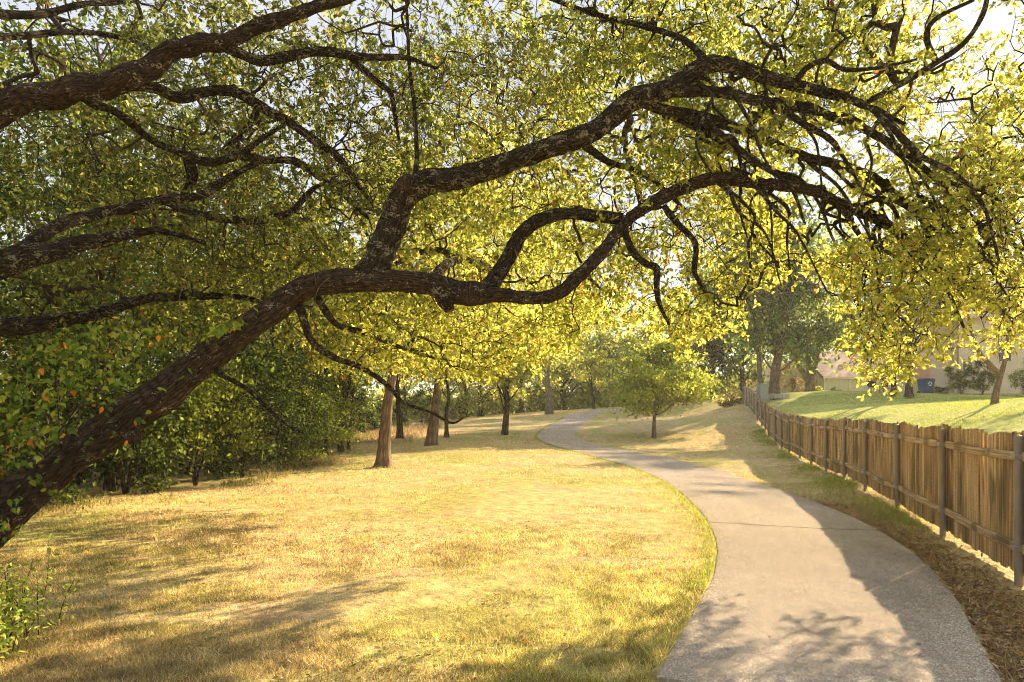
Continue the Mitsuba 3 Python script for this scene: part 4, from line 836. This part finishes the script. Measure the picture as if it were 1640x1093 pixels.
for q in range(26):
    s0 = r.uniform(0, 1); k = int(s0 * 9); P0, R0 = limb_pts(LEAN[0][:12]); a = P0[k] + np.array([r.normal(0, .1), -R0[k] * 0.9, r.normal(0, .15)])
    e = cand[r.integers(0, len(cand))]
    if np.linalg.norm(e - a) < 1.6:
        st.append(tube(spline([a, a * .6 + e * .4 + r.normal(0, .12, 3), a * .25 + e * .75 + r.normal(0, .1, 3), e], 14), np.linspace(0.009, 0.003, 14), 6)[:2])
for q in range(5):
    row = [(x + r.normal(0, 3), y + r.normal(0, 12), d - rad * d / F * 0.98, 3) for x, y, d, rad in LEAN[0][1 + q % 2:7]]
    P, R = limb_pts(row); st.append(tube(spline(P, 60) + 0.02 * r.normal(size=(1, 3)), 0.008, 6)[:2])
part(vine, 'stem', join(st), 'twig_bark', True, kind='stuff')
# near shrub at the lower left
r = np.random.default_rng(61)
vs_b = on(-3.45, 4.3)
nb = thing('weedy_shrub', 'sunlit pale green weedy shrub at the lower left corner of the lawn', 'shrub')
stems, lv = [], []
for q in range(125):
    a = on(-3.72 + r.normal(0, .17), 4.4 + r.normal(0, .3)); h = r.uniform(0.2, 0.68); e = a + np.array([np.clip(r.normal(0.0, .08), -.15, .12), r.normal(0, .1), h])
    P = spline([a - [0, 0, .05], a * .5 + e * .5 + r.normal(0, .03, 3), e], 12); stems.append(tube(P, np.linspace(.005, .002, 12), 5)[:2])
    for p_ in P[3:]:
        for _ in range(4): lv.append(p_ + r.normal(0, .035, 3))
lv = np.array(lv); n = len(lv)
L = r.uniform(.035, .07, n)
v, f, c = leaves(lv, rdir(n, r) + [0, 0, -.1], rdir(n, r) * .7 + [0, 0, .7], L, L * r.uniform(.4, .6, n), palette(n, [(0.42, 0.50, 0.11), (0.62, 0.63, 0.2), (0.25, 0.36, 0.08)], [3, 3, 2], r), 'oak')
part(nb, 'stem', join(stems), 'twig_bark', True, kind='stuff'); part(nb, 'foliage', (v, f), 'leaf', color=c, kind='stuff')

# ------------------------------------------------------------------ grass, weeds, litter
r = np.random.default_rng(41)
def blades(x, y, h, w, col, lean=0.55):
    n = len(x); z = Z(x, y) - 0.004
    a = r.uniform(0, 6.283, n); s = np.stack([np.cos(a), np.sin(a), 0 * a], 1) * (w / 2)[:, None]
    b = np.stack([x, y, z], 1); t = r.normal(0, lean, (n, 2)) * h[:, None]
    tip = b + np.column_stack([t, h]); mid = b + np.column_stack([t * 0.3, h * 0.6])
    v = np.stack([b - s, b + s, mid + s * .7, mid - s * .7, tip], 1).reshape(-1, 3)
    f = (np.array([(0, 1, 2), (0, 2, 3), (3, 2, 4)])[None] + (np.arange(n) * 5)[:, None, None]).reshape(-1, 3)
    return v, f, np.repeat(col, 5, 0)
def blades1(x, y, h, w, col, lean=0.6):
    n = len(x); z = Z(x, y) - 0.004
    a = r.uniform(0, 6.283, n); s = np.stack([np.cos(a), np.sin(a), 0 * a], 1) * (w / 2)[:, None]
    b = np.stack([x, y, z], 1); t = r.normal(0, lean, (n, 2)) * h[:, None]
    v = np.stack([b - s, b + s, b + np.column_stack([t, h])], 1).reshape(-1, 3)
    return v, np.arange(3 * n).reshape(-1, 3), np.repeat(col, 3, 0)
def lawn_tone(x, y):
    q = np.stack([x, y, 0 * x], -1)
    g = nfbm(q * 0.55 + np.array([9, 0, 0]), 4, 0); d, off = path_dist(x, y)
    edge = np.exp(-np.clip(d, 0, 9) / (0.4 + 0.6 * np.clip((7.5 - y) / 2, 0, 1))) * np.clip((11 - y) / 4, 0.25, 1) * (off < 0)
    return np.clip((g - 0.40) / 0.25 + 1.0 * edge, 0, 1)
n = 450000
px = r.uniform(-80, 1720, n); py = 1125 - (1125 - 712) * r.random(n) ** 0.92
d = EYE * F / (py - HY); x = (px - CX) / F * d + r.normal(0, .02, n); y = d + r.normal(0, .03, n)
pd, off = path_dist(x, y); dm = dirt_mask(x, y)
keep = (pd > 0.012) & (r.random(n) > dm * 0.93) & (x < fence_x(y) + 0.4) & (x > wood_x(y) - 0.5)
x, y, pd, off = x[keep], y[keep], pd[keep], off[keep]; n = len(x)
tone = lawn_tone(x, y)
straw = palette(n, [(0.56, 0.45, 0.215), (0.42, 0.33, 0.165), (0.73, 0.62, 0.38)], [3, 3, 2], r, .28)
grn = palette(n, [(0.38, 0.39, 0.09), (0.27, 0.31, 0.07), (0.52, 0.48, 0.14)], [3, 2, 2], r, .28)
col = np.where((r.random(n) < 0.10 + 0.52 * tone)[:, None], grn, straw)
col = col * np.exp(0.9 * (nnoise(np.stack([x * 7, y * 7, 0 * x], -1), 3) - 0.5) + 0.5 * (nnoise(np.stack([x * 2.2, y * 2.2, 0 * x], -1), 4) - .5))[:, None]
h = r.uniform(0.02, 0.06, n) * (1 + 0.012 * y) * (0.75 + 0.5 * nfbm(np.stack([x * 2, y * 2, 0 * x], -1), 2, 6)) * (1 + 0.6 * np.exp(-pd / 0.15))
m = blades1(x, y, h, 0.0042 + 0.0006 * y, col)
n = 60000
px = r.uniform(1225, 1700, n); x5 = r.uniform(0, 1, n); d5 = 15 + 34 * x5 ** 0.8; xx = (px - CX) / F * d5; k = xx > fence_x(d5) + .3
xx, d5 = xx[k], d5[k]; n5 = len(xx)
m5 = blades1(xx, d5, r.uniform(.025, .06, n5), 0.012 + 0.0005 * d5, palette(n5, [(0.34, 0.39, 0.10), (0.43, 0.45, 0.14), (0.26, 0.33, 0.08)], [3, 2, 2], r, .25))
tag('yard_grass', 'mown green grass of the yard rising behind the fence', 'grass', None, 'stuff'); put('yard_grass', m5[:2], 'blade', color=m5[2])
tag('grass', 'short dry straw coloured grass blades with green patches covering the lawn', 'grass', None, 'stuff'); put('grass', m[:2], 'blade', color=m[2])
# longer green grass: fence foot, edge of the path
xs_, ys_, hs_, cs_ = [], [], [], []
n = 15000
y = r.uniform(9.2, 36, n); x = fence_x(y) - np.abs(r.normal(0, .38, n)) - 0.02
w = nfbm(np.stack([x * .8, y * .45, 0 * x], -1), 2, 12); k = w > 0.40 + 0.25 * r.random(n); x, y = x[k], y[k]
xs_.append(x); ys_.append(y); hs_.append(r.uniform(.04, .15, len(x)))
n = 5000
i = np.minimum((20 + (NP - 60) * r.random(n) ** 2.2).astype(int), NP - 40); o = np.abs(r.normal(0, .10, n)) + 0.01
al = r.uniform(-.1, .1, n); x, y = cen[i, 0] - nr[i, 0] * (wl[i] + o) + tn[i, 0] * al, cen[i, 1] - nr[i, 1] * (wl[i] + o) + tn[i, 1] * al
xs_.append(x); ys_.append(y); hs_.append(r.uniform(.03, .085, n))
x, y, h = np.concatenate(xs_), np.concatenate(ys_), np.concatenate(hs_)
pd, off = path_dist(x, y); k = pd > 0.01; x, y, h = x[k], y[k], h[k]
m = blades(x, y, h, 0.005 + 0.0004 * y, palette(len(x), [(0.29, 0.38, 0.07), (0.40, 0.45, 0.10), (0.50, 0.46, 0.16)], [3, 3, 2], r), 0.4)
tag('long_grass', 'longer green grass along the fence foot and the rim of the footpath', 'grass', None, 'stuff'); put('long_grass', m[:2], 'blade', color=m[2])
# dry tall weeds at the edge of the woods
n = 17000
y = r.uniform(10, 46, n); x = wood_x(y) + r.normal(-0.5, .55, n)
w = nfbm(np.stack([x * .5, y * .5, 0 * x], -1), 2, 14); k = w > 0.42; x, y = x[k], y[k]
m = blades(x, y, r.uniform(.06, .36, len(x)) * r.uniform(.3, 1, len(x)), 0.008 + 0.0004 * y, palette(len(x), [(0.36, 0.29, 0.14), (0.26, 0.24, 0.08), (0.14, 0.17, 0.04)], [3, 2, 2], r), 0.5)
tag('weeds', 'dry straw and green weeds along the dark edge of the left woods', 'weeds', None, 'stuff'); put('weeds', m[:2], 'blade', color=m[2])
n = 9000
x = r.uniform(-16, -5.2, n); y = r.uniform(33, 50, n)
m = blades(x, y, r.uniform(.15, .6, n) * nfbm(np.stack([x * .4, y * .4, 0 * x], -1), 2, 4) * 1.4, np.full(n, .035), palette(n, [(0.42, 0.30, 0.19), (0.50, 0.38, 0.25), (0.33, 0.26, 0.13)], [3, 2, 2], r), 0.4)
tag('dry_brush', 'pinkish tan dry brush on the bank behind the thick brown trunks', 'brush', None, 'stuff'); put('dry_brush', m[:2], 'blade', color=m[2])
# fallen leaves and bark chips
n = 9000
y = 4 + 9 * r.random(n) ** 1.3; i = np.argmin(np.abs(cen[None, ::4, 1] - y[:, None]), 1) * 4
e = cen[i] + nr[i] * (wr[i] + np.abs(r.normal(0.05, .28, n)))[:, None] + tn[i] * r.uniform(-.5, .5, n)[:, None]
x, y = e[:, 0], e[:, 1]
x2, y2 = r.uniform(-6, 1.8, 8500), 4 + 14 * r.random(8500) ** 1.3; k = nfbm(np.stack([x2 * .9, y2 * .9, 0 * x2], -1), 3, 4) > 0.45 + 0.18 * r.random(8500)
x, y = np.concatenate([x, x2[k]]), np.concatenate([y, y2[k]])
x3, y3 = r.uniform(2.8, 6, 1800), r.uniform(4, 10, 1800); k = (x3 < fence_x(y3) - .1); x, y = np.concatenate([x, x3[k]]), np.concatenate([y, y3[k]])
k = path_dist(x, y)[0] > 0.0; x, y = x[k], y[k]
y4 = r.uniform(3.8, 16, 110); i4 = np.argmin(np.abs(cen[None, :, 1] - y4[:, None]), 1); u4 = r.beta(1.2, .7, 110)
e4 = cen[i4] + nr[i4] * (-wl[i4] * .9 * (1 - u4) + wr[i4] * .98 * u4)[:, None]
x, y = np.concatenate([x, e4[:, 0]]), np.concatenate([y, e4[:, 1]]); n = len(x)
c = np.stack([x, y, Z(x, y) + np.where(np.arange(n) >= n - 110, 0.032, r.uniform(.006, .03, n))], 1)
L = r.uniform(.025, .068, n)
m = leaves(c, rdir(n, r) * [1, 1, .25], rdir(n, r) * .45 + [0, 0, 1], L, L * r.uniform(.3, .5, n), palette(n, [(0.38, 0.26, 0.15), (0.46, 0.25, 0.11), (0.54, 0.43, 0.30), (0.26, 0.18, 0.12)], [3, 1.2, 3.5, 2], r), 'oak')
tag('leaf_litter', 'brown fallen leaves and bark chips beside the footpath and on the lawn', 'fallen leaves', None, 'stuff'); put('leaf_litter', m[:2], 'leaf', color=m[2])

# ------------------------------------------------------------------ houses and yard things
scene['green_siding'] = matte(proc(lambda p, n, uv: mi.Color3f(0.42, 0.44, 0.30) * (0.9 + 0.2 * fbm(p.x * 1.5, p.y * 1.5, p.z * 1.5, 3))))
scene['beige_siding'] = matte(proc(lambda p, n, uv: mi.Color3f(0.66, 0.56, 0.43) * (0.9 + 0.2 * fbm(p.x * 1.5, p.y * 1.5, p.z * 1.5, 3))))
scene['cream_trim'] = matte(rgb(0.62, 0.56, 0.46))
scene['brown_trim'] = matte(rgb(0.16, 0.09, 0.06))
scene['shingles'] = matte(proc(lambda p, n, uv: mix((0.46, 0.34, 0.27), (0.62, 0.48, 0.39), 0.6 * cell_rand(dr.floor(p.x * 3), dr.floor(p.z * 9), dr.floor(p.y * 3)) + 0.4 * noise(p.x, p.y, p.z))))
scene['stone_base'] = matte(proc(lambda p, n, uv: mix((0.2, 0.15, 0.12), (0.34, 0.27, 0.21), fbm(p.x * 4, p.y * 4, p.z * 4, 3))))
scene['window_glass'] = {'type': 'twosided', 'bsdf': {'type': 'principled', 'base_color': rgb(0.02, 0.025, 0.03), 'roughness': 0.08, 'specular': 0.6}}
scene['pink_panel'] = matte(rgb(0.55, 0.33, 0.24))
scene['blue_plastic'] = matte(rgb(0.012, 0.075, 0.22), 0.4, 0.5)
scene['dark_plastic'] = matte(rgb(0.02, 0.02, 0.022), 0.5, 0.4)
scene['white_mark'] = matte(rgb(0.75, 0.75, 0.75))
scene['grey_green_metal'] = matte(rgb(0.27, 0.33, 0.28), 0.5)
scene['pale_stone'] = matte(rgb(0.42, 0.4, 0.37))
def place(m, o, ang):
    return (rotz(m[0], ang) + o,) + tuple(m[1:])
def window(house, o, ang, u0, u1, z0, z1, v=0.0, mull=True):
    k = part(house, 'window', place(join([box(u0 - .07, u0, v - .05, v + .03, z0 - .07, z1 + .07), box(u1, u1 + .07, v - .05, v + .03, z0 - .07, z1 + .07), box(u0, u1, v - .05, v + .03, z1, z1 + .07), box(u0, u1, v - .07, v + .03, z0 - .07, z0)] + ([box(u0, u1, v - .03, v + .02, (z0 + z1) / 2 - .025, (z0 + z1) / 2 + .025)] if mull else [])), o, ang), 'cream_trim')
    put(numbered(k + '__pane'), place(box(u0, u1, v - .015, v + .005, z0, z1), o, ang), 'window_glass')
def slab(p0, p1, p2, p3, th):
    q = np.array([p0, p1, p2, p3], float); n = unit(np.cross(q[1] - q[0], q[3] - q[0])); n = n if n[2] > 0 else -n
    v = np.vstack([q, q + n * th])
    return v, np.array([(0, 2, 1), (0, 3, 2), (4, 5, 6), (4, 6, 7), (0, 1, 5), (0, 5, 4), (1, 2, 6), (1, 6, 5), (2, 3, 7), (2, 7, 6), (3, 0, 4), (3, 4, 7)])
def gable_house(name, label, o, ang, L, D, h, rise, siding, over=0.4, battens=0.0):
    """Long wall from the origin along u; the gable end stands on u = 0 and runs back along v."""
    t = thing(name, label, 'house')
    part(t, 'wall', place(box(0, L, 0, D, -0.6, h), o, ang), siding)
    g = (np.array([(0, 0, h), (0, D, h), (0, D / 2, h + rise), (0.2, 0, h), (0.2, D, h), (0.2, D / 2, h + rise)], float), np.array([(0, 2, 1), (3, 4, 5), (0, 3, 5), (0, 5, 2), (1, 2, 5), (1, 5, 4)]))
    g2 = (g[0] + [L - 0.2, 0, 0], g[1])
    part(t, 'gable', place(g, o, ang), siding); part(t, 'gable', place(g2, o, ang), siding)
    k = rise / (D / 2); e = over
    part(t, 'roof', place(join([slab((-e, -e, h - k * e), (L + e, -e, h - k * e), (L + e, D / 2, h + rise), (-e, D / 2, h + rise), .14), slab((-e, D + e, h - k * e), (L + e, D + e, h - k * e), (L + e, D / 2, h + rise), (-e, D / 2, h + rise), .14)]), o, ang), 'shingles')
    part(t, 'fascia', place(box(-e, L + e, -e - .05, -e - .005, h - k * e - .08, h - k * e + .1), o, ang), 'cream_trim')
    for s in (1, -1):
        a, b = ((-e - .04, -e, h - k * e), (-e - .04, D / 2, h + rise)) if s > 0 else ((-e - .04, D + e, h - k * e), (-e - .04, D / 2, h + rise))
        p, q = np.array(a), np.array(b)
        part(t, 'barge_board', place(slab(p - [.03, 0, .12], q - [.03, 0, .12], q + [.03, 0, -.12], p + [.03, 0, -.12], .2), o, ang), 'brown_trim')
    if battens:
        for u in np.arange(battens, L, battens):
            part(t, 'batten', place(box(u - .025, u + .025, -.03, 0.002, -0.4, h - .1), o, ang), siding)
    return t
ga = W(1318, 634, 74); gdir = math.atan2(0.30, 0.955)
GH = gable_house('green_house', 'sage green wooden house with a pinkish shingle roof behind the forked tree', ga, gdir, 9.5, 7.0, 2.35, 3.0, 'green_siding', battens=0.6)
def gable_win(v0, v1, z0, z1):
    m = rotz(np.zeros((1, 3)), 0)
    o = ga; k = part(GH, 'window', place(join([box(-.06, .02, v0 - .08, v0, z0 - .08, z1 + .08), box(-.06, .02, v1, v1 + .08, z0 - .08, z1 + .08), box(-.06, .02, v0, v1, z1, z1 + .08), box(-.06, .02, v0, v1, z0 - .08, z0)]), o, gdir), 'cream_trim')
    put(numbered(k + '__pane'), place(box(-.02, .01, v0, v1, z0, z1), o, gdir), 'window_glass')
gable_win(0.9, 1.9, 0.8, 2.0); gable_win(4.2, 5.0, 0.6, 1.8)
part(GH, 'downspout', place(join([box(.05, .14, -.16, -.06, -.1, 2.05), box(.05, .14, -.4, -.08, 2.05, 2.14)]), ga, gdir), 'cream_trim')
# dish on its roof
dish = thing('satellite_dish', 'small grey satellite dish standing on the pinkish roof of the green house', 'satellite dish')
dm_ = trimesh.creation.icosphere(3, 1.0); dv = np.array(dm_.vertices)
dp = ga + rotz(np.array([[2.6, 0.3, 2.35 + 0.26]]), gdir)[0]
cap_ = np.array([(0.34 * math.cos(a) * q, 0.36 * math.sin(a) * q, 0.10 * q * q) for q in (0, .35, .7, 1) for a in np.linspace(0, 2 * np.pi, 20)[:-1]])
ff = [(i * 19 + j, i * 19 + (j + 1) % 19, (i + 1) * 19 + (j + 1) % 19) for i in range(3) for j in range(19)] + [(i * 19 + j, (i + 1) * 19 + (j + 1) % 19, (i + 1) * 19 + j) for i in range(3) for j in range(19)]
cv = np.stack([cap_[:, 0], -cap_[:, 2], cap_[:, 1]], 1)
part(dish, 'reflector', (np.vstack([cv, cv + [0, .02, 0]]) + dp + [0, -.1, .62], np.vstack([ff, np.array(ff)[:, ::-1] + len(cv)])), 'grey_bark' if False else 'steel', 30)
part(dish, 'mast', join([tube([dp + [0, 0, -.05], dp + [0, 0.02, .3], dp + [0, -.08, .6]], .025, 8)[:2], tube([dp + [0, -.12, .35], dp + [0, -.45, .5]], .018, 8)[:2]]), 'steel', 30)
# far tan house at the left of the yard trunk
gable_house('tan_house', 'pinkish tan house half hidden behind the tall yard trunk', W(1226, 636, 92), 0.1, 8, 6, 2.4, 2.6, 'pink_panel')
# beige house
bo = W(1405, 633, 52); bz = bo.copy(); BA = -0.50
BH = thing('beige_house', 'beige two storey house along the top of the yard behind bushes and a blue bin', 'house')
part(BH, 'wall', place(box(0, 5.3, 0, 8, -.6, 5.6), bo, BA), 'beige_siding'); part(BH, 'wall', place(box(5.3, 17, -.9, 8, -.6, 5.6), bo, BA), 'beige_siding')
part(BH, 'roof', place(join([slab((-.5, -1.4, 5.45), (17.5, -1.4, 5.45), (17.5, 4, 8.4), (-.5, 4, 8.4), .15), slab((-.5, 8.5, 5.45), (17.5, 8.5, 5.45), (17.5, 4, 8.4), (-.5, 4, 8.4), .15)]), bo, BA), 'shingles')
part(BH, 'plinth', place(box(9.0, 17.02, -.96, -.902, -.6, .62), bo, BA), 'stone_base')
window(BH, bo, BA, 5.55, 6.1, 1.25, 2.35, -.9, False); window(BH, bo, BA, 7.7, 8.4, 2.3, 3.6, -.9); window(BH, bo, BA, 10.4, 11.4, 1.35, 2.6, -.9); window(BH, bo, BA, 13.4, 14.6, 1.35, 2.6, -.9); window(BH, bo, BA, 0.3, 0.75, 0.6, 2.2)
dk = part(BH, 'door', place(box(4.0, 4.85, -.05, .01, -.1, 2.05), bo, BA), 'cream_trim'); put(dk + '__handle', place(box(4.72, 4.78, -.1, -.05, .9, 1.0), bo, BA), 'steel')
part(BH, 'panel', place(box(2.0, 3.5, -.3, -.02, 0.95, 2.5), bo, BA), 'pink_panel', label='pinkish orange boarded panel')
part(BH, 'post', place(box(1.45, 1.62, -1.2, -1.03, -.3, 2.8), bo, BA), 'cream_trim'); part(BH, 'post', place(box(5.02, 5.2, -.5, -.3, -.3, 5.4), bo, BA), 'cream_trim')
mk = part(BH, 'meter', place(box(5.75, 6.0, -1.05, -.9, .55, 1.0), bo, BA), 'pale_stone')
# blue bin
bb = W(1483, 632, 48.5)
bn = thing('recycling_bin', 'blue wheeled recycling bin with a white emblem before the beige house', 'bin')
def frustum(w0, d0, w1, d1, z0, z1):
    q = [[sx * w / 2, sy * d / 2, z] for w, d, z in ((w0, d0, z0), (w1, d1, z1)) for sx in (-1, 1) for sy in (-1, 1)]
    return tri(trimesh.convex.convex_hull(np.array(q)))
part(bn, 'body', place(frustum(.62, .66, .80, .84, .05, 1.06), bb, .1), 'blue_plastic'); part(bn, 'lid', place(join([box(-.43, .43, -.46, .44, 1.06, 1.12, .02), box(-.38, .38, -.40, .38, 1.12, 1.16, .02)]), bb, .1), 'blue_plastic')
part(bn, 'handle', place(box(-.3, .3, .44, .5, 1.0, 1.05, .01), bb, .1), 'blue_plastic')
for sx in (-1, 1):
    w_ = trimesh.creation.cylinder(.13, .06, sections=20); w_.apply_transform(trimesh.transformations.rotation_matrix(math.pi / 2, [0, 1, 0])); w_.apply_translation([sx * .33, .34, .13]); part(bn, 'wheel', place(tri(w_), bb, .1), 'dark_plastic')
arrows = []
for a in range(3):
    t0 = a * 2 * math.pi / 3 + math.pi / 2
    P = np.array([(math.cos(t0 + s * 2 * math.pi / 3), math.sin(t0 + s * 2 * math.pi / 3)) for s in (0.12, 0.88)]) * .16
    dv2 = unit(P[1] - P[0]); nv = np.array([-dv2[1], dv2[0]])
    q = np.array([P[0] - nv * .03, P[0] + nv * .03, P[1] - dv2 * .07 + nv * .03, P[1] - dv2 * .07 + nv * .065, P[1], P[1] - dv2 * .07 - nv * .065, P[1] - dv2 * .07 - nv * .03])
    v = np.column_stack([q[:, 0], np.full(7, -.425), q[:, 1] + .76]); arrows.append((np.vstack([v, v + [0, .02, 0]]), np.array([(0, 1, 2), (0, 2, 6), (3, 4, 5), (7, 9, 8), (7, 13, 9), (10, 12, 11)])))
part(bn, 'emblem', place(join(arrows), bb, .1), 'white_mark')
# black barrel grill and timber table by the house
gp = W(1396, 633, 50)
gr_ = thing('kettle_grill', 'black covered grill standing at the corner of the beige house', 'grill')
part(gr_, 'bowl', place(tri(trimesh.creation.revolve(np.array([(0, .55), (.2, .58), (.3, .72), (.32, .85), (.3, .98), (.18, 1.1), (0, 1.13)]), sections=24)), gp, 0), 'dark_plastic', 40)
for a in range(3): part(gr_, 'leg', tube([gp + [0.2 * math.cos(a * 2.1), 0.2 * math.sin(a * 2.1), .66], gp + [.34 * math.cos(a * 2.1), .34 * math.sin(a * 2.1), -.02]], .018, 8)[:2], 'dark_plastic', 40)
tp = W(1421, 634, 48.5)
tb_ = thing('timber_table', 'low brown timber table by the beige house, left of the blue bin', 'table')
part(tb_, 'top', place(box(-.5, .5, -.3, .3, .5, .56), tp, 0), 'rail_wood')
for sx in (-1, 1):
    for sy in (-1, 1): part(tb_, 'leg', place(box(sx * .42 - .04, sx * .42 + .04, sy * .24 - .04, sy * .24 + .04, -.05, .498), tp, 0), 'rail_wood')
# utility box and stone ring
ub = W(1221, 637, 50.5)
u_ = thing('utility_box', 'small grey green utility box just behind the far bend of the fence', 'box')
part(u_, 'body', place(box(-.33, .33, -.3, .3, -.2, 1.0, .02), ub, .2), 'grey_green_metal'); part(u_, 'lid', place(box(-.36, .36, -.33, .33, 1.0, 1.07, .02), ub, .2), 'grey_green_metal')
sr = W(1247, 637, 51)
s_ = thing('stone_planter', 'low round pale stone planter beside the thick yard trunk', 'planter')
for a in range(14):
    t0 = a * 2 * math.pi / 14
    part(s_, 'stone', place(box(-.15, .15, -.09, .09, -.1, .24 + .03 * (a % 3), .02), np.array(sr) + [.68 * math.cos(t0), .68 * math.sin(t0), 0], t0 + math.pi / 2), 'pale_stone')
so = trimesh.creation.cylinder(.62, .15, sections=24); part(s_, 'soil', place(tri(so), np.array(sr) + [0, 0, .1], 0), 'twig_bark')
for k, px in enumerate((1523, 1531)):
    q = W(px, 632, 47.5); t = thing('white_stake', ['short white stake at the foot of the bush, left of two', 'short white stake at the foot of the bush, right of two'][k], 'stake')
    part(t, 'rod', tube([q - [0, 0, .2], q + [0, 0, .45]], .03, 8)[:2], 'white_mark', 40); part(t, 'cap', place(tri(trimesh.creation.icosphere(2, .042)), q + [0, 0, .45], 0), 'white_mark', 40)
# the distant wood behind everything
r = np.random.default_rng(88)
n = 42000
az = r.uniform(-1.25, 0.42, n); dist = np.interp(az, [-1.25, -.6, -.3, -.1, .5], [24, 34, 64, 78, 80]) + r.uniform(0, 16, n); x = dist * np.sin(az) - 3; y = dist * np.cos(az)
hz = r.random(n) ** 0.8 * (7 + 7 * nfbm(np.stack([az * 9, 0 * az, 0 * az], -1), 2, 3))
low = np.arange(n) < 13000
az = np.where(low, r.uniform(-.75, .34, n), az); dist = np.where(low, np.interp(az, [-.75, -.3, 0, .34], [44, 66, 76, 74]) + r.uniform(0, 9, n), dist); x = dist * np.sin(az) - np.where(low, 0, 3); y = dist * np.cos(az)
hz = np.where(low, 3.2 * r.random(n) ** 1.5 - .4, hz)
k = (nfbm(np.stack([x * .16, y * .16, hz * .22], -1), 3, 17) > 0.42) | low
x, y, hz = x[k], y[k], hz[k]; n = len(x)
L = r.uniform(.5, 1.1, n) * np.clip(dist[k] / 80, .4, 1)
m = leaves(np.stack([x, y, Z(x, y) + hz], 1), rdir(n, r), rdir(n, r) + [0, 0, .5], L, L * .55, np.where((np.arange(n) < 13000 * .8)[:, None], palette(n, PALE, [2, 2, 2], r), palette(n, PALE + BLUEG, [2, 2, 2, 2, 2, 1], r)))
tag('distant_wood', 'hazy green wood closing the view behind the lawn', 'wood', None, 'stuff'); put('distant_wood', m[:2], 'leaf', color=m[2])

# ------------------------------------------------------------------ warm air
scene['air'] = {'type': 'homogeneous', 'albedo': {'type': 'rgb', 'value': [0.96, 0.95, 0.93]}, 'sigma_t': 0.0008}
scene['haze'] = {'type': 'cube', 'to_world': T().translate([0, 50, 12]).scale([560, 760, 15]), 'bsdf': {'type': 'null'}, 'interior': {'type': 'ref', 'id': 'air'}}
tag('haze', 'thin warm haze over the lawn and the far trees', 'haze', None, 'stuff')
scene['camera']['medium'] = {'type': 'ref', 'id': 'air'}
